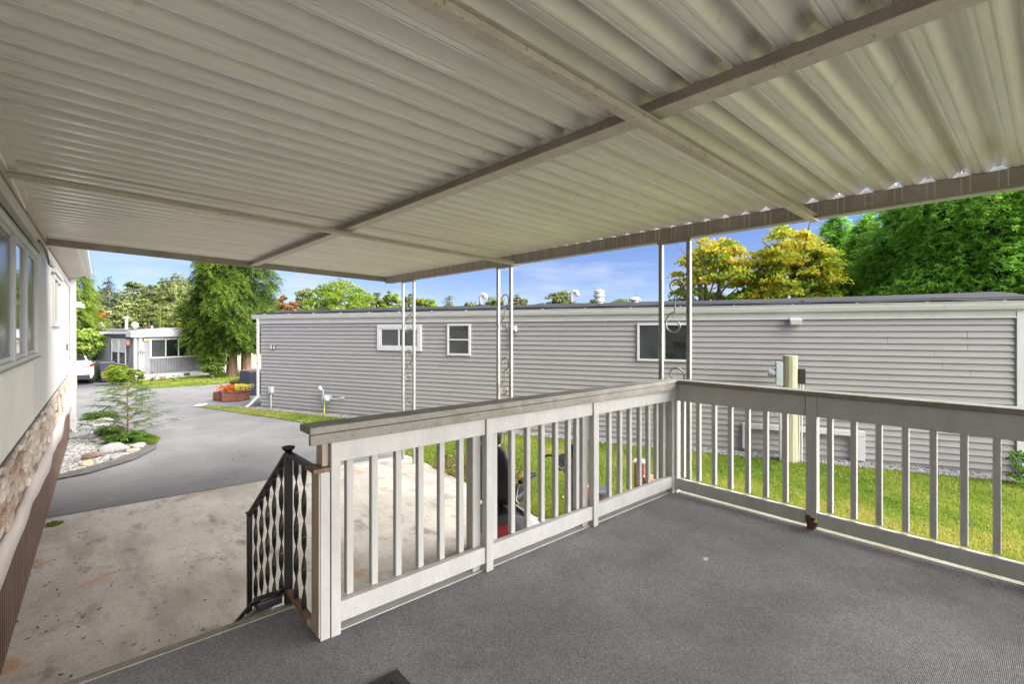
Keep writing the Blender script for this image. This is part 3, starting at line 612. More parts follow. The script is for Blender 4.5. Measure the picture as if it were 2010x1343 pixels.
# black stair railing
sr = empty('stair_railing', (.84, 2.79, DZ), 0, 'black iron stair railing with twisted bars beside the white newel post', 'railing'); sr.location = (0,0,0)
XR = .845
MB().box(XR-.018, XR+.018, 2.775, 2.811, DZ+.006, 1.78).build('post', M['black'], sr, bevel=.003)
MB().lathe([(.012,0),(.02,.004),(.034,.02),(.034,.028),(.01,.034)], (XR, 2.793, 1.785), 12).build('post_finial', M['black'], sr)
MB().box(XR-.015, XR+.015, 3.60, 3.63, .02, 1.215).build('post', M['black'], sr, bevel=.003)
MB().box(XR-.022, XR+.022, 3.593, 3.637, 1.216, 1.224).build('post_finial', M['black'], sr)
MB().beam((XR, 2.45, 1.775), (XR, 2.79, 1.775), .036, .022).build('level_handrail', M['black'], sr, bevel=.003)
MB().beam((XR, 2.80, 1.775), (XR, 3.62, 1.20), .036, .022).build('sloping_handrail', M['black'], sr, bevel=.003)
MB().beam((XR, 2.45, 1.015), (XR, 2.79, 1.03), .036, .022).build('level_bottom_rail', M['raw'], sr, bevel=.003)
MB().beam((XR, 2.80, 1.04), (XR, 3.62, .46), .036, .022).build('sloping_bottom_rail', M['black'], sr, bevel=.003)
def twisted(y_, z0, z1):
    b = MB(); n = int((z1-z0)/.016); rings = []
    for i in range(n+1):
        t = i/n; z = z0+(z1-z0)*t; a = min(1, max(0, (z-z0-.05)))*2*pi/.34 + .0
        if z - z0 < .05: a = 0
        u_ = Vector((cos(a), sin(a), 0)) * .0125; v_ = Vector((-sin(a), cos(a), 0)) * .0028; c_ = Vector((XR, y_, z))
        rings.append([c_-u_-v_, c_+u_-v_, c_+u_+v_, c_-u_+v_])
    b.loft(rings); b.build('twisted_bar', M['black'], sr)
for y_ in (2.545, 2.665): twisted(y_, 1.02, 1.768)
for i in range(5):
    y_ = 2.92 + .135*i; t = (y_-2.8)/.82; twisted(y_, 1.04-.58*t, 1.765-.575*t)
# grey tube lamp / tray leaning beside the steps
tr = empty('boot_tray', (.75, 3.0, .78), 0, 'dark grey rubber tray leaning on the stair railing', 'tray'); tr.location = (0,0,0)
b = MB(); b.add([(.70,2.86,.965),(.83,2.86,.985),(.83,3.30,.66),(.66,3.34,.62),(.70,2.86,.945),(.83,2.86,.965),(.83,3.30,.64),(.66,3.34,.60)],[(0,1,2,3),(7,6,5,4),(0,4,5,1),(1,5,6,2),(2,6,7,3),(3,7,4,0)]); b.build('panel', M['greybox'], tr)
MB().tube([(.655,3.36,.60),(.69,2.90,.965),(.72,2.84,1.0),(.80,2.84,1.01),(.835,2.9,.985),(.835,3.3,.67)], .012, 6).build('rim', M['black'], tr)
MB().box(.70,.83,2.842,2.93,.94,.985).build('end_block', M['blackbox'], tr, bevel=.008)

# ---------------------------------------------------------------- cream home at left
B0 = Vector((-.446, 5.138, 0)); BA = atan2(14.779-5.138, -.224+.446); BE = 9.72
hm = empty('mobile_home', B0, BA, 'cream metal sided home with stone veneer band and brown skirting beside the deck', 'house')
MB().box(-9, BE, .03, 4.2, 0, 3.62).build('core_wall', M['homewall'], hm)
pw = .405; x = -9 + .02; me_up = None
def panel_mesh(z0, z1, m, nr):
    b = MB(); prof = [(0, .028), (.005, .026), (.007, 0)]
    for k in range(nr):
        a = .006 + (pw-.012)*k/nr; ww = (pw-.012)/nr; prof += [(a+ww*.12, 0), (a+ww*.3, -.008), (a+ww*.75, -.008), (a+ww*.92, 0)]
    prof += [(pw-.006, 0), (pw-.004, .026), (pw, .028)]
    b.sheet(prof, lambda a, y: (a, y, z0), lambda a, y: (a, y, z1)); return b.mesh('siding_panel', m)
pm_a = panel_mesh(1.47, 2.19, M['homewall2'], 8); pm_b = panel_mesh(2.19, 3.40, M['homewall'], 3); pm_c = panel_mesh(1.47, 3.44, M['homewall'], 2)
x = -4.05 + .18
while x < BE - .2:
    if x < 2.2:
        inst('siding_panel', pm_a, hm, (x, 0, 0))
        if x > 2.0: pass
    else: inst('siding_panel', pm_c, hm, (x, 0, 0))
    x += pw
MB().box(2.33, 2.62, -.006, .0, 2.19, 3.42).build('corner_trim', M['homewall'], hm)
# long window, three sashes and screens
ww = empty('window_holder')
bpy.data.objects.remove(ww)
fr = MB()
for a, b_, c_, d_ in ((-2.6, 2.33, 2.155, 2.20), (-2.6, 2.33, 3.24, 3.285), (2.285, 2.33, 2.20, 3.24), (-2.6,-2.56,2.2,3.24)): fr.box(a, b_, -.035, .02, c_, d_)
fw_ = fr.build('window', M['homewall2'], hm, bevel=.004)
MB().box(-2.62, 2.36, -.07, -.0355, 2.145, 2.165).build('sill', M['homewall'], fw_, bevel=.003)
for a in (.50, 1.34, -.6, -1.6): MB().box(a, a+.075, -.03, .015, 2.2, 3.24).build('mullion', M['silver'], fw_, bevel=.004)
for i, (a, b_) in enumerate(((-.525,.50),(.575,1.34),(1.415,2.285),(-1.525,-.6),(-2.56,-1.6))):
    MB().box(a+.04, b_-.04, -.004, .004, 2.24, 3.20).build('pane', M['glass2'] if i != 1 else M['glass'], fw_)
    f_ = MB()
    for q in ((a+.001,b_-.001,2.201,2.24),(a+.001,b_-.001,3.20,3.239),(a+.001,a+.04,2.241,3.199),(b_-.04,b_-.001,2.241,3.199)): f_.box(q[0],q[1],-.014,.012,q[2],q[3])
    f_.build('sash', M['silver'], fw_)
b = MB()
for k in range(60): a = -2.5 + k*.081; b.box(a, a+.03, -.05, -.036, 2.135, 2.144); b.box(a, a+.045, -.05, -.036, 3.30, 3.306)
b.build('drip_notches', M['charcoal'], fw_, kind='stuff')
window(hm, 4.72, 6.35, 2.50, 3.28, .06, -.03, 'v', fm=M['homewall'], gl=[M['glass'], M['curtain']])
MB().box(4.6, 6.5, -.06, 0, 3.30, 3.36).build('window_hood', M['homewall'], hm)
# bands above
MB().box(-9, BE, -.03, .02, 3.42, 3.53).build('fascia_trim', M['homewall'], hm, bevel=.004)
MB().box(-9, BE, -.012, .02, 3.531, 3.63).build('wood_band', M['woodband'], hm)
e = MB(); e.add([(3.9,-.30,3.70),(BE+.06,-.30,3.70),(BE+.06,.0,3.60),(3.9,0,3.60),(3.9,-.30,3.76),(BE+.06,-.30,3.76),(BE+.06,1.9,4.1),(3.9,1.9,4.1)],[(3,2,1,0),(4,5,6,7),(0,1,5,4),(1,2,6,5),(2,3,7,6),(3,0,4,7)]); e.build('eave', M['ledge'], hm)
g = MB(); prof = [(-.301,3.66),(-.36,3.66),(-.40,3.70),(-.41,3.78),(-.42,3.79),(-.41,3.795),(-.395,3.79),(-.385,3.71),(-.35,3.68),(-.301,3.68)]
g.loft([[(3.9, y, z) for y, z in prof], [(BE+.12, y, z) for y, z in prof]]); g.build('gutter', M['white'], hm)
MB().add([(-9,-.02,3.80),(-9,1.9,4.2),(3.88,1.9,4.2),(3.88,-.02,3.80),(-9,4.3,3.8),(3.88,4.3,3.8)], [(0,1,2,3),(1,4,5,2)]).build('roof', M['membrane'], hm)
MB().add([(3.89,1.9,4.1),(BE,1.9,4.1),(BE,4.3,3.7),(3.89,4.3,3.7)], [(0,1,2,3)]).build('rear_roof', M['membrane'], hm)
o = MB().box(BE-.06, BE+.02, -.13, -.02, .2, 3.66).build('downspout', M['white'], hm, bevel=.01)
b = MB(); b.tube([(BE-.02,-.075,.21),(BE-.02,-.08,.14),(BE-.0,-.14,.08),(BE+.03,-.28,.06),(BE+.04,-.42,.05)], .055, 6); b.build('spout', M['white'], o)
MB().box(BE-.07,BE+.03,-.135,-.0,1.93,1.96).build('strap', M['white'], o)
# wavy belly trim
n = 90; b = MB(); vs = []
for i in range(n+1):
    xx = -4 + (BE+4-.08)*i/n; wv = .03*sin(xx*1.9)+.035*sin(xx*.83+1)+.012*sin(xx*5)
    zb = .70 + wv; vs += [(xx, -.012, .945), (xx, -.05 - .01*sin(xx*2.3), .935), (xx, -.055-.012*sin(xx*2.3), zb), (xx, -.035, zb-.004)]
b.add(vs, [(i*4+k, i*4+k+1, (i+1)*4+k+1, (i+1)*4+k) for i in range(n) for k in range(3)])
o = b.build('belly_trim', M['ledge'], hm, smooth=True); s_ = o.modifiers.new('s', 'SOLIDIFY'); s_.thickness = .004
# skirting panels, vertical ribs
def skirt(xa, xb):
    b = MB(); prof = []; a = xa
    while a < xb - .01:
        prof += [(a, -.024), (a+.055, -.024), (a+.062, .005), (a+.088, .005), (a+.094, -.024)]; a += .098
    b.sheet(prof, lambda q, y: (q, y, .012), lambda q, y: (q, y, .78)); b.build('skirting_panel', M['brown'], hm)
a = -4.0
while a < BE - .3: skirt(a, min(a + .98, BE-.1)); a += .98
MB().box(-9, BE, .007, .029, 0, .94).build('skirting_back', M['charcoal'], hm)
MB().box(-9, BE-.04, .004, .029, .945, 1.468).build('stone_backing', M['mortar'], hm)
MB().box(-4, BE-.04, -.016, 0, 1.462, 1.474).build('drip_edge', M['charcoal'], hm)
# stone veneer pieces
course = [.947, 1.04, 1.14, 1.23, 1.33, 1.40, 1.462]
for ci in range(6):
    x = -.7 + random.uniform(-.2, 0)
    while x < BE - .12:
        Ls = random.uniform(.14, .42) if x < 6 else random.uniform(.25, .6); x2 = min(x + Ls, BE - .05)
        z0, z1 = course[ci], course[ci+1]; g_ = .004; dy = random.uniform(.018, .05)
        n = 4; prof = [(x+g_+random.uniform(0,.015), z0+g_), ((x+x2)/2, z0+g_-random.uniform(0,.006)), (x2-g_-random.uniform(0,.015), z0+g_+random.uniform(0,.008)), (x2-g_, (z0+z1)/2), (x2-g_-random.uniform(0,.02), z1-g_), ((x+x2)/2+random.uniform(-.03,.03), z1-g_+random.uniform(0,.004)), (x+g_+random.uniform(0,.02), z1-g_-random.uniform(0,.008)), (x+g_, (z0+z1)/2)]
        cx_, cz_ = (x+x2)/2, (z0+z1)/2
        b = MB(); b.loft([[(p, 0.003, q) for p, q in prof], [(p, -dy*.7, q) for p, q in prof], [(cx_+(p-cx_)*.82, -dy+random.uniform(-.005,.005), cz_+(q-cz_)*.72) for p, q in prof]])
        b.build('stone', random.choices(M['stone'], (5,2,4,1))[0], hm, smooth=False)
        x = x2
fl = empty('floodlight', B0 + Matrix.Rotation(BA, 3, 'Z') @ Vector((BE+.02, -.16, 3.02)), BA, 'small white security light beside the downspout of the cream home', 'wall light')
MB().box(-.02,.05,-.06,.04,-.05,.08).build('bracket', M['white'], fl, bevel=.006); MB().lathe([(.03,-.07),(.042,-.04),(.035,.0),(.02,.035)], (.03,-.08,0), 12).build('lamp_head', M['white'], fl, smooth=True)
cbm = MB(); cbm.tube([(2.2,-.05,3.42),(2.8,-.06,3.40),(3.1,-.06,3.36),(3.5,-.05,3.30),(4.2,-.04,3.33)], .012, 6); cbm.build('cable', M['blackbox'], hm)
MB().box(8.6,8.75,-.03,-.005,2.02,2.16).build('outlet_box', M['charcoal'], hm)

# ---------------------------------------------------------------- garden bed: rocks, sapling, ferns
def rock_mesh(seed, sx, sy, sz, m):
    r = random.Random(seed); bm = bmesh.new(); bmesh.ops.create_icosphere(bm, subdivisions=2, radius=1)
    pl = [(Vector((r.gauss(0,1), r.gauss(0,1), r.gauss(0,.7))).normalized(), r.uniform(.6,.85)) for _ in range(9)]
    for v in bm.verts:
        for n_, d_ in pl:
            q = v.co.dot(n_)
            if q > d_: v.co -= n_ * (q - d_) * .85
        v.co = Vector((v.co.x*sx, v.co.y*sy, v.co.z*sz))
    me = bpy.data.meshes.new('rock'); bm.to_mesh(me); bm.free(); me.materials.append(m); return me
def rock(u, v, s, m, label, group=None, ar=.7, rz=0, hz=.5):
    r_ = (v - HY) / F; d = CAMZ / r_; p = at(u, v, d)
    return inst('rock', rock_mesh(int(u*7+v), s, s*ar, s*hz, m), None, (p.x, p.y, s*hz*.55+.02), rz, label=label, cat='rock', group=group)
rock(220, 893, .30, M['rock'], 'largest grey boulder in the white gravel in front of the feathery sapling', rz=.5)
rock(180, 903, .17, M['rock_brown'], 'dark brown rock near the kerb of the gravel bed', rz=.3)
rock(172, 916, .14, M['rock_tan'], 'orange tan rock at the kerb of the gravel bed', rz=1, hz=.45)
rock(272, 881, .17, M['rock_pink'], 'pinkish flat rock on the right end of the gravel bed', rz=.2, hz=.4)
rock(262, 889, .16, M['rock_pink'], 'pale buff rock in front of the pinkish flat rock', rz=.9, hz=.35)
rock(223, 905, .09, M['rock'], 'small grey rock near the kerb in front of the largest boulder', rz=.9)
for i, (u, v, s) in enumerate(((150,862,.30),(165,857,.25),(158,850,.24),(172,852,.3),(185,836,.3),(200,842,.34),(178,862,.22),(165,835,.2),(205,830,.25),(190,848,.2))):
    rock(u, v, s, M['rock'], 'flat grey rock among the pebbles behind the foot of the white downspout', group='flat grey rocks behind the downspout', rz=i*.7, hz=.3, ar=.6+.05*(i%4))
rock(392, 799, .18, mat('pale_flat_stone', (.6,.57,.48), .8), 'pale flat stone at the tip of the lawn beside the road', hz=.25, ar=.5, rz=.3)
rock(402, 797, .16, mat('pale_flat_stone_b', (.55,.52,.42), .8), 'second pale stone just right of the one at the lawn tip', hz=.25, ar=.5, rz=.8)

def sprays(O, D, Ln, K, wl, ll, droop, tint, jit=.25):
    """flat fans of narrow leaflets along a drooping midrib; O,D (N,3), Ln (N,)"""
    N = len(O); S = unit(np.cross(D, np.array([0,0,1.0]) + rng.normal(size=(N,3))*.35)); out = []; tt = []
    for k in range(K):
        t = (k + .5) / K; p = O + D * (Ln*t)[:,None]; p[:,2] -= Ln*droop*t*t
        dn = D.copy(); dn[:,2] -= droop*2*t; dn = unit(dn); tp = (1 - .55*t)
        for sg in (-1, 1):
            dr = unit(dn*.75 + S*sg*.8 + rng.normal(size=(N,3))*jit); lv = (Ln*ll*tp*rng.uniform(.7,1.2,N))[:,None]
            U = dr * lv / 2; nrm = unit(np.cross(dr, S*sg) + rng.normal(size=(N,3))*.2); W = unit(np.cross(dr, nrm)) * (Ln*wl)[:,None] / 2
            out.append(leaves(p + U, U, W, .12)); tt.append(tint + rng.normal(size=N)*.07 + .12*t)
    return np.concatenate(out), np.concatenate(tt)
fern_m = leafmat('fern_fronds', [(.03,.08,.015),(.06,.14,.02),(.12,.22,.035),(.22,.25,.06)], .35)
sap_m = leafmat('sapling_sprays', [(.05,.11,.03),(.11,.19,.05),(.19,.26,.07)], .35)
q = at(250, 862, 10.9); sp = empty('sapling', (q.x, q.y, 0), 0, 'sparse feathery conifer sapling with thin wide branches in the gravel bed', 'sapling')
MB().tube([(0,0,0),(.01,0,.45),(.0,.02,.9),(.02,0,1.3)], [.022,.018,.012,.005], 7).build('trunk', M['bark'], sp)
O, D, Ln = [], [], []
tb = MB()
for i in range(46):
    z = .10 + 1.12*(i/46); a = i*2.4; L_ = (1.12 - .68*(z/1.3)) * random.uniform(.65,1.05); d = Vector((cos(a), sin(a), .28)).normalized()
    tb.tube([(0,0,z), d*L_*.5+Vector((0,0,z)), d*L_+Vector((0,0,z-.06))], [.007,.004,.002], 4)
    for j in range(15):
        t = .22 + .78*j/14; p = d*L_*t + Vector((0,0,z-.05*t*t))
        dd = (d + Vector((-d.y, d.x, 0))*random.uniform(-1,1) + Vector((0,0,-.1))).normalized(); O.append(p); D.append(dd); Ln.append(random.uniform(.12,.26)*(1.1-.3*t))
tb.build('twigs', M['bark'], sp)
V, T = sprays(np.array(O), np.array(D), np.array(Ln), 7, .075, .34, .35, rng.uniform(.1,.8,len(O)))
inst('foliage', npmesh('foliage', V, 4, sap_m, T), sp)
def fern(u, v, s, label, n=60, m=None, group=None):
    r_ = (v - HY) / F; p = at(u, v, CAMZ / r_); o = empty('fern', (p.x, p.y, .02), 0, label, 'fern', group)
    a = rng.uniform(0, 2*pi, n); el = rng.uniform(.5, 1.6, n); D = unit(np.column_stack([np.cos(a), np.sin(a), el])); O = np.zeros((n,3))
    V, T = sprays(O, D, rng.uniform(.6,1.1,n)*s, 12, .05, .22, .55, rng.uniform(.1,.75,n), .1)
    inst('fronds', npmesh('fronds', V, 4, m or fern_m, T), o); return o
fern(246, 872, .62, 'dense green fern at the foot of the feathery sapling', 110)
fern(218, 856, .55, 'green arching fern left of the sapling foot', 80)
fern(196, 826, .62, 'green leafy fern at the back of the gravel bed', 90)
fern(150, 846, .25, 'small grassy tuft beside the white downspout', 50)
fern(183, 872, .12, 'tiny green tuft in the pebbles left of the largest boulder', 24)
grass('moss_patch', [(1.0,12.9),(1.15,12.6),(1.3,13.2),(1.1,14.0),(.75,13.9)], 2500, 'brown moss mound under the sapling at the kerb', h=.05, wd=.01, z=.05)
p1 = at(100, 1032, CAMZ/((1032-HY)/F)); grass('grass_tuft', [(p1.x-.05,p1.y-.1),(p1.x+.03,p1.y-.14),(p1.x+.13,p1.y-.05),(p1.x+.10,p1.y+.05),(p1.x+.02,p1.y+.12),(p1.x-.04,p1.y+.04)], 260, 'small grass tuft growing from the slab at the brown skirting', h=.03, wd=.006, z=.012)

# fallen leaves
leaf_br = leafmat('fallen_leaf_colours', [(.05,.03,.02),(.10,.06,.03),(.20,.08,.03),(.40,.20,.06)], 0, .8)
def litter(n, sampler, s0, s1, label, z=.016):
    P = sampler(n); C = np.column_stack([P, np.full(n, z+.004)]); a = rng.uniform(0, 2*pi, n); s = rng.uniform(s0, s1, n)[:,None]
    U = np.column_stack([np.cos(a), np.sin(a), rng.uniform(-.2,.2,n)])*s; W = np.column_stack([-np.sin(a), np.cos(a), rng.uniform(-.3,.3,n)])*s*.4
    C[:,2] += .2*s[:,0]; V = leaves(C, U, W, -.25); inst('fallen_leaves', npmesh('fallen_leaves', V, 4, leaf_br, np.clip(rng.beta(1,2.2,n),0,1)), label=label, cat='leaves', kind='stuff')
litter(120, lambda n: np.column_stack([rng.uniform(-.3,4.2,n), rng.uniform(2.9,8.6,n)]), .007, .026, 'scattered brown fallen leaves across the concrete drive')
litter(90, lambda n: np.column_stack([rng.normal(.55,.22,n), rng.normal(4.1,.3,n)]), .007, .026, 'cluster of dark fallen leaves on the concrete near the steps')
litter(40, lambda n: np.column_stack([rng.normal(-.1,.12,n), rng.uniform(5.2,7.4,n)]), .007, .026, 'dark fallen leaves beside the brown skirting')
litter(260, lambda n: sample([(4.45,-3),(10,-1),(8.5,5),(4.8,9)], n), .02, .05, 'few dry tan leaves lying on the lawn', .05)
litter(70, lambda n: np.column_stack([rng.uniform(1.2,4.0,n), 2.33-rng.exponential(.12,n)]), .004, .011, 'tiny bits of dirt on the carpet along the railing foot', .95)
litter(60, lambda n: np.column_stack([4.08-rng.exponential(.10,n), rng.uniform(-.5,2.3,n)]), .004, .011, 'tiny bits of dirt on the carpet along the lawn side railing', .95)
litter(90, lambda n: np.column_stack([rng.uniform(-.3,1.6,n), rng.uniform(3.4,6.5,n)]), .008, .026, 'dark leaf bits over the near part of the concrete drive')
litter(40, lambda n: np.column_stack([rng.uniform(-.2,4.4,n), rng.uniform(8.8,17,n)]), .012, .04, 'few fallen leaves on the grey asphalt')

# ---------------------------------------------------------------- mobility scooter
sc = empty('mobility_scooter', (3.48, 4.0, .014), atan2(-.35, 1.05), 'black and red mobility scooter parked behind the white railing', 'mobility scooter')
# local +x is forward
def rbox(b, x0, x1, y0, y1, z0, z1): return b.box(x0, x1, y0, y1, z0, z1)
b = MB(); sec = []
for x, hw, z0, z1 in ((-.34,.16,.20,.40),(-.28,.26,.16,.50),(-.05,.28,.14,.52),(.12,.27,.12,.44),(.20,.25,.10,.18),(.75,.24,.10,.17),(.95,.20,.12,.30)):
    sec.append([(x,-hw,z0),(x,hw,z0),(x,hw,(z0+z1)/2),(x,hw*.8,z1),(x,-hw*.8,z1),(x,-hw,(z0+z1)/2)])
b.loft(sec); b.build('body', M['seatblack'], sc, bevel=.012)
b = MB(); b.box(-.33,-.06,-.285,-.25,.16,.42); b.box(-.33,-.06,.25,.285,.16,.42); b.box(-.36,-.34,-.2,.2,.18,.34); b.build('rear_fender', M['red'], sc, bevel=.015)
b = MB(); b.loft([[(.16,-.24,.19),(.16,.24,.19),(.16,.2,.46),(.16,-.2,.46)], [(.40,-.20,.19),(.40,.20,.19),(.36,.16,.30),(.36,-.16,.30)]]); b.build('battery_cover', M['silver'], sc, bevel=.02)
MB().box(.40,.80,-.23,.23,.181,.192).build('floor_mat', M['silver'], sc)
for x, y_ in ((-.16,-.30),(-.16,.30),(.98,-.24),(.98,.24)):
    b = MB(); b.lathe([(.05,-.04),(.115,-.045),(.13,-.03),(.13,.03),(.115,.045),(.05,.04)], (0,0,0), 18); wv = b.build('wheel', M['tyre'], sc, smooth=False); wv.location = (x, y_, .13); wv.rotation_euler = (pi/2,0,0)
    b = MB(); b.lathe([(.005,-.046),(.06,-.047),(.06,.047),(.005,.046)], (0,0,0), 12); h = b.build('hub', M['silver'], wv)
MB().tube([(-.06,0,.5),(-.06,0,.62)], .035, 10).build('seat_post', M['black'], sc)
b = MB(); b.loft([[(-.24,-.22,.60),(-.24,.22,.60),(-.24,.22,.68),(-.24,-.22,.68)],[(.0,-.25,.60),(.0,.25,.60),(.0,.25,.71),(.0,-.25,.71)],[(.22,-.22,.60),(.22,.22,.60),(.22,.22,.69),(.22,-.22,.69)]]); b.build('seat', M['seatblack'], sc, bevel=.03, smooth=True)
b = MB(); rg = []
for z, hw, x, dx in ((.62,.20,-.20,.05),(.75,.235,-.235,.06),(.95,.245,-.265,.06),(1.10,.235,-.29,.055),(1.19,.19,-.30,.045),(1.225,.12,-.305,.03)):
    rg.append([(x-dx,-hw*.8,z),(x-dx*.3,-hw,z),(x+dx,-hw*.85,z),(x+dx*.7,0,z),(x+dx,hw*.85,z),(x-dx*.3,hw,z),(x-dx,hw*.8,z),(x-dx*1.2,0,z)])
b.loft(rg); b.build('backrest', M['seatblack'], sc, smooth=True)
b = MB(); rg = []
for z, hw, x, dx in ((1.23,.07,-.30,.03),(1.26,.12,-.30,.045),(1.36,.13,-.30,.05),(1.43,.11,-.30,.04),(1.455,.06,-.30,.02)):
    rg.append([(x-dx,-hw*.8,z),(x-dx*.3,-hw,z),(x+dx,-hw*.8,z),(x+dx,hw*.8,z),(x-dx*.3,hw,z),(x-dx,hw*.8,z)])
b.loft(rg); b.build('headrest', M['seatblack'], sc, smooth=True)
seat_parts = [o for o in sc.children if o.name.split('.')[0] in ('seat','backrest','headrest')]
for s_ in (-1, 1):
    b = MB(); b.box(-.20,.14,s_*.29-.03,s_*.29+.03,.84,.88); seat_parts.append(b.build('armrest', M['seatblack'], sc, bevel=.012))
    MB().tube([(-.24,s_*.29,.86),(-.26,s_*.27,.7),(-.15,s_*.24,.62)], .014, 8).build('armrest_bracket', M['chrome'], sc)
for o in seat_parts + [o for o in sc.children if o.name.startswith('armrest_bracket')]:      # the seat is swivelled on its post
    o.rotation_euler = (0, 0, radians(38)); o.location = (-.06*(1-cos(radians(38))), .06*sin(radians(38)), 0)
b = MB(); b.loft([[(.86,-.08,.2),(.86,.08,.2),(1.0,.08,.22),(1.0,-.08,.22)],[(.78,-.055,.62),(.78,.055,.62),(.89,.055,.64),(.89,-.055,.64)],[(.70,-.06,.86),(.70,.06,.86),(.80,.06,.88),(.80,-.06,.88)]]); b.build('tiller', M['blackbox'], sc, bevel=.012)
b = MB(); b.loft([[(1.0,-.14,.2),(1.0,.14,.2),(1.12,.10,.24),(1.12,-.10,.24)],[(.93,-.11,.62),(.93,.11,.62),(1.0,.09,.62),(1.0,-.09,.62)],[(.88,-.05,.75),(.88,.05,.75),(.92,.05,.75),(.92,-.05,.75)]]); b.build('front_shroud', M['red'], sc, bevel=.015)
b = MB(); b.loft([[(.66,-.11,.86),(.66,.11,.86),(.86,.11,.88),(.86,-.11,.88)],[(.62,-.13,.95),(.62,.13,.95),(.84,.10,1.02),(.84,-.10,1.02)]]); b.build('console', M['blackbox'], sc, bevel=.015)
for s_ in (-1, 1):
    MB().tube([(.70,s_*.10,.93),(.64,s_*.22,.95),(.55,s_*.26,.93)], .014, 8).build('handlebar', M['blackbox'], sc)
    MB().tube([(.58,s_*.255,.935),(.50,s_*.265,.925)], .02, 8).build('grip', M['seatblack'], sc)
    MB().tube([(.72,s_*.16,.95),(.70,s_*.20,1.06)], .006, 6).build('mirror_stalk', M['black'], sc)
    b = MB(); b.lathe([(.005,0),(.05,.005),(.055,.02),(.045,.035),(.005,.04)], (0,0,0), 14); mr_ = b.build('mirror', M['blackbox'], sc, smooth=True); mr_.location = (.72, s_*.2, 1.11); mr_.rotation_euler = (0,-pi/2,0)
MB().tube([(.80,-.1,.98),(.82,-.1,1.2),(.80,-.1,1.35),(.84,-.08,1.48)], .005, 5).build('flag_wire', M['black'], sc)
b = MB()
for k in range(6): a = k*1.05; b.add([(.81,-.1,1.26),(.81+.05*cos(a),-.1+.05*sin(a),1.25+.03*sin(a*2)),(.81+.05*cos(a+.5),-.1+.05*sin(a+.5),1.30)],[(0,1,2)])
b.build('ribbon', M['white'], sc)

# things on the lawn by the deck
wk = at(1172, 985, 6.1); r = empty('wicker_basket', (wk.x, wk.y, .02), 0, 'dark ribbed wicker basket standing on the lawn behind the railing', 'basket')
b = MB()
for k in range(26): a = 2*pi*k/26; b.box(.145*cos(a)-.007,.145*cos(a)+.007,.145*sin(a)-.007,.145*sin(a)+.007,0,.40)
b.build('ribs', M['wicker'], r); MB().lathe([(.13,0),(.13,.41)], (0,0,0), 20).build('wall', M['rail'], r)
MB().lathe([(.15,.40),(.165,.41),(.165,.44),(.14,.45)], (0,0,0), 20).build('rim', M['charcoal'], r)
wk = at(1256, 930, 6.9); r = empty('wooden_block', (wk.x, wk.y, .02), .4, 'upright dark wooden block with a pale top on the lawn', 'block')
MB().box(-.07,.07,-.07,.07,.0,.55).build('block', M['terracotta'], r, bevel=.006); MB().box(-.075,.075,-.075,.075,.551,.58).build('top', M['ledge'], r, bevel=.004)
wk = at(1277, 1000, 6.0); r = empty('clay_pot', (wk.x, wk.y, .02), 0, 'orange clay chiminea pot beside the corner of the deck', 'pot')
MB().lathe([(.14,0),(.2,.06),(.22,.18),(.18,.32),(.1,.42),(.08,.52),(.1,.6),(.09,.62),(.06,.6)], (0,0,0), 18).build('pot_body', M['clay'], r, smooth=True)
MB().box(-.3,.3,-.22,.22,-.015,.04).build('plinth', M['brick'], r)
# weedy soil bed at edge of slab
BED = [(4.66,7.4),(5.4,7.5),(5.7,6.4),(5.3,5.6),(4.62,5.9)]
poly_sheet('weed_bed_soil', BED, .03, mat('bare_bed_soil', (.28,.17,.12), .95, scale=5, var=.3, bump=.8), kind='structure')
dead_m = leafmat('wilted_leaves', [(.06,.04,.02),(.16,.11,.04),(.26,.22,.06),(.16,.24,.04)], .2)
P = sample(BED, 900); n = len(P); C = np.column_stack([P, rng.uniform(.03,.2,n)]); U = rdir(n)*rng.uniform(.03,.08,(n,1)); W = unit(np.cross(U, rdir(n)))*.014
inst('wilted_plants', npmesh('wilted_plants', leaves(C,U,W), 4, dead_m, rng.uniform(0,1,n)), label='wilted tangled plants in the bare bed beside the slab', cat='plants', kind='stuff')
wk = at(1003, 960, 5.9); tw_ = empty('bare_shrub', (wk.x, wk.y, .02), 0, 'small leafless twiggy shrub behind the scooter seat', 'shrub'); b = MB()
for k in range(14):
    a = random.uniform(0,6.3); d = Vector((cos(a)*.5, sin(a)*.5, 1)).normalized(); b.tube([(0,0,0), d*.35, d*.7+Vector((random.uniform(-.08,.08),)*3)], [.007,.005,.002], 4)
    b.tube([d*.4, d*.4+Vector((random.uniform(-.15,.15),random.uniform(-.15,.15),.2))], [.004,.002], 4)
b.build('twigs', M['bark_grey'], tw_)

# ---------------------------------------------------------------- grey home across the road
fa = radians(18)
fh = empty('mobile_home', (1.9, 29.3, 0), fa, 'pale grey home with a bay window and white base across the road', 'house')
W_, LN = 3.35, 15
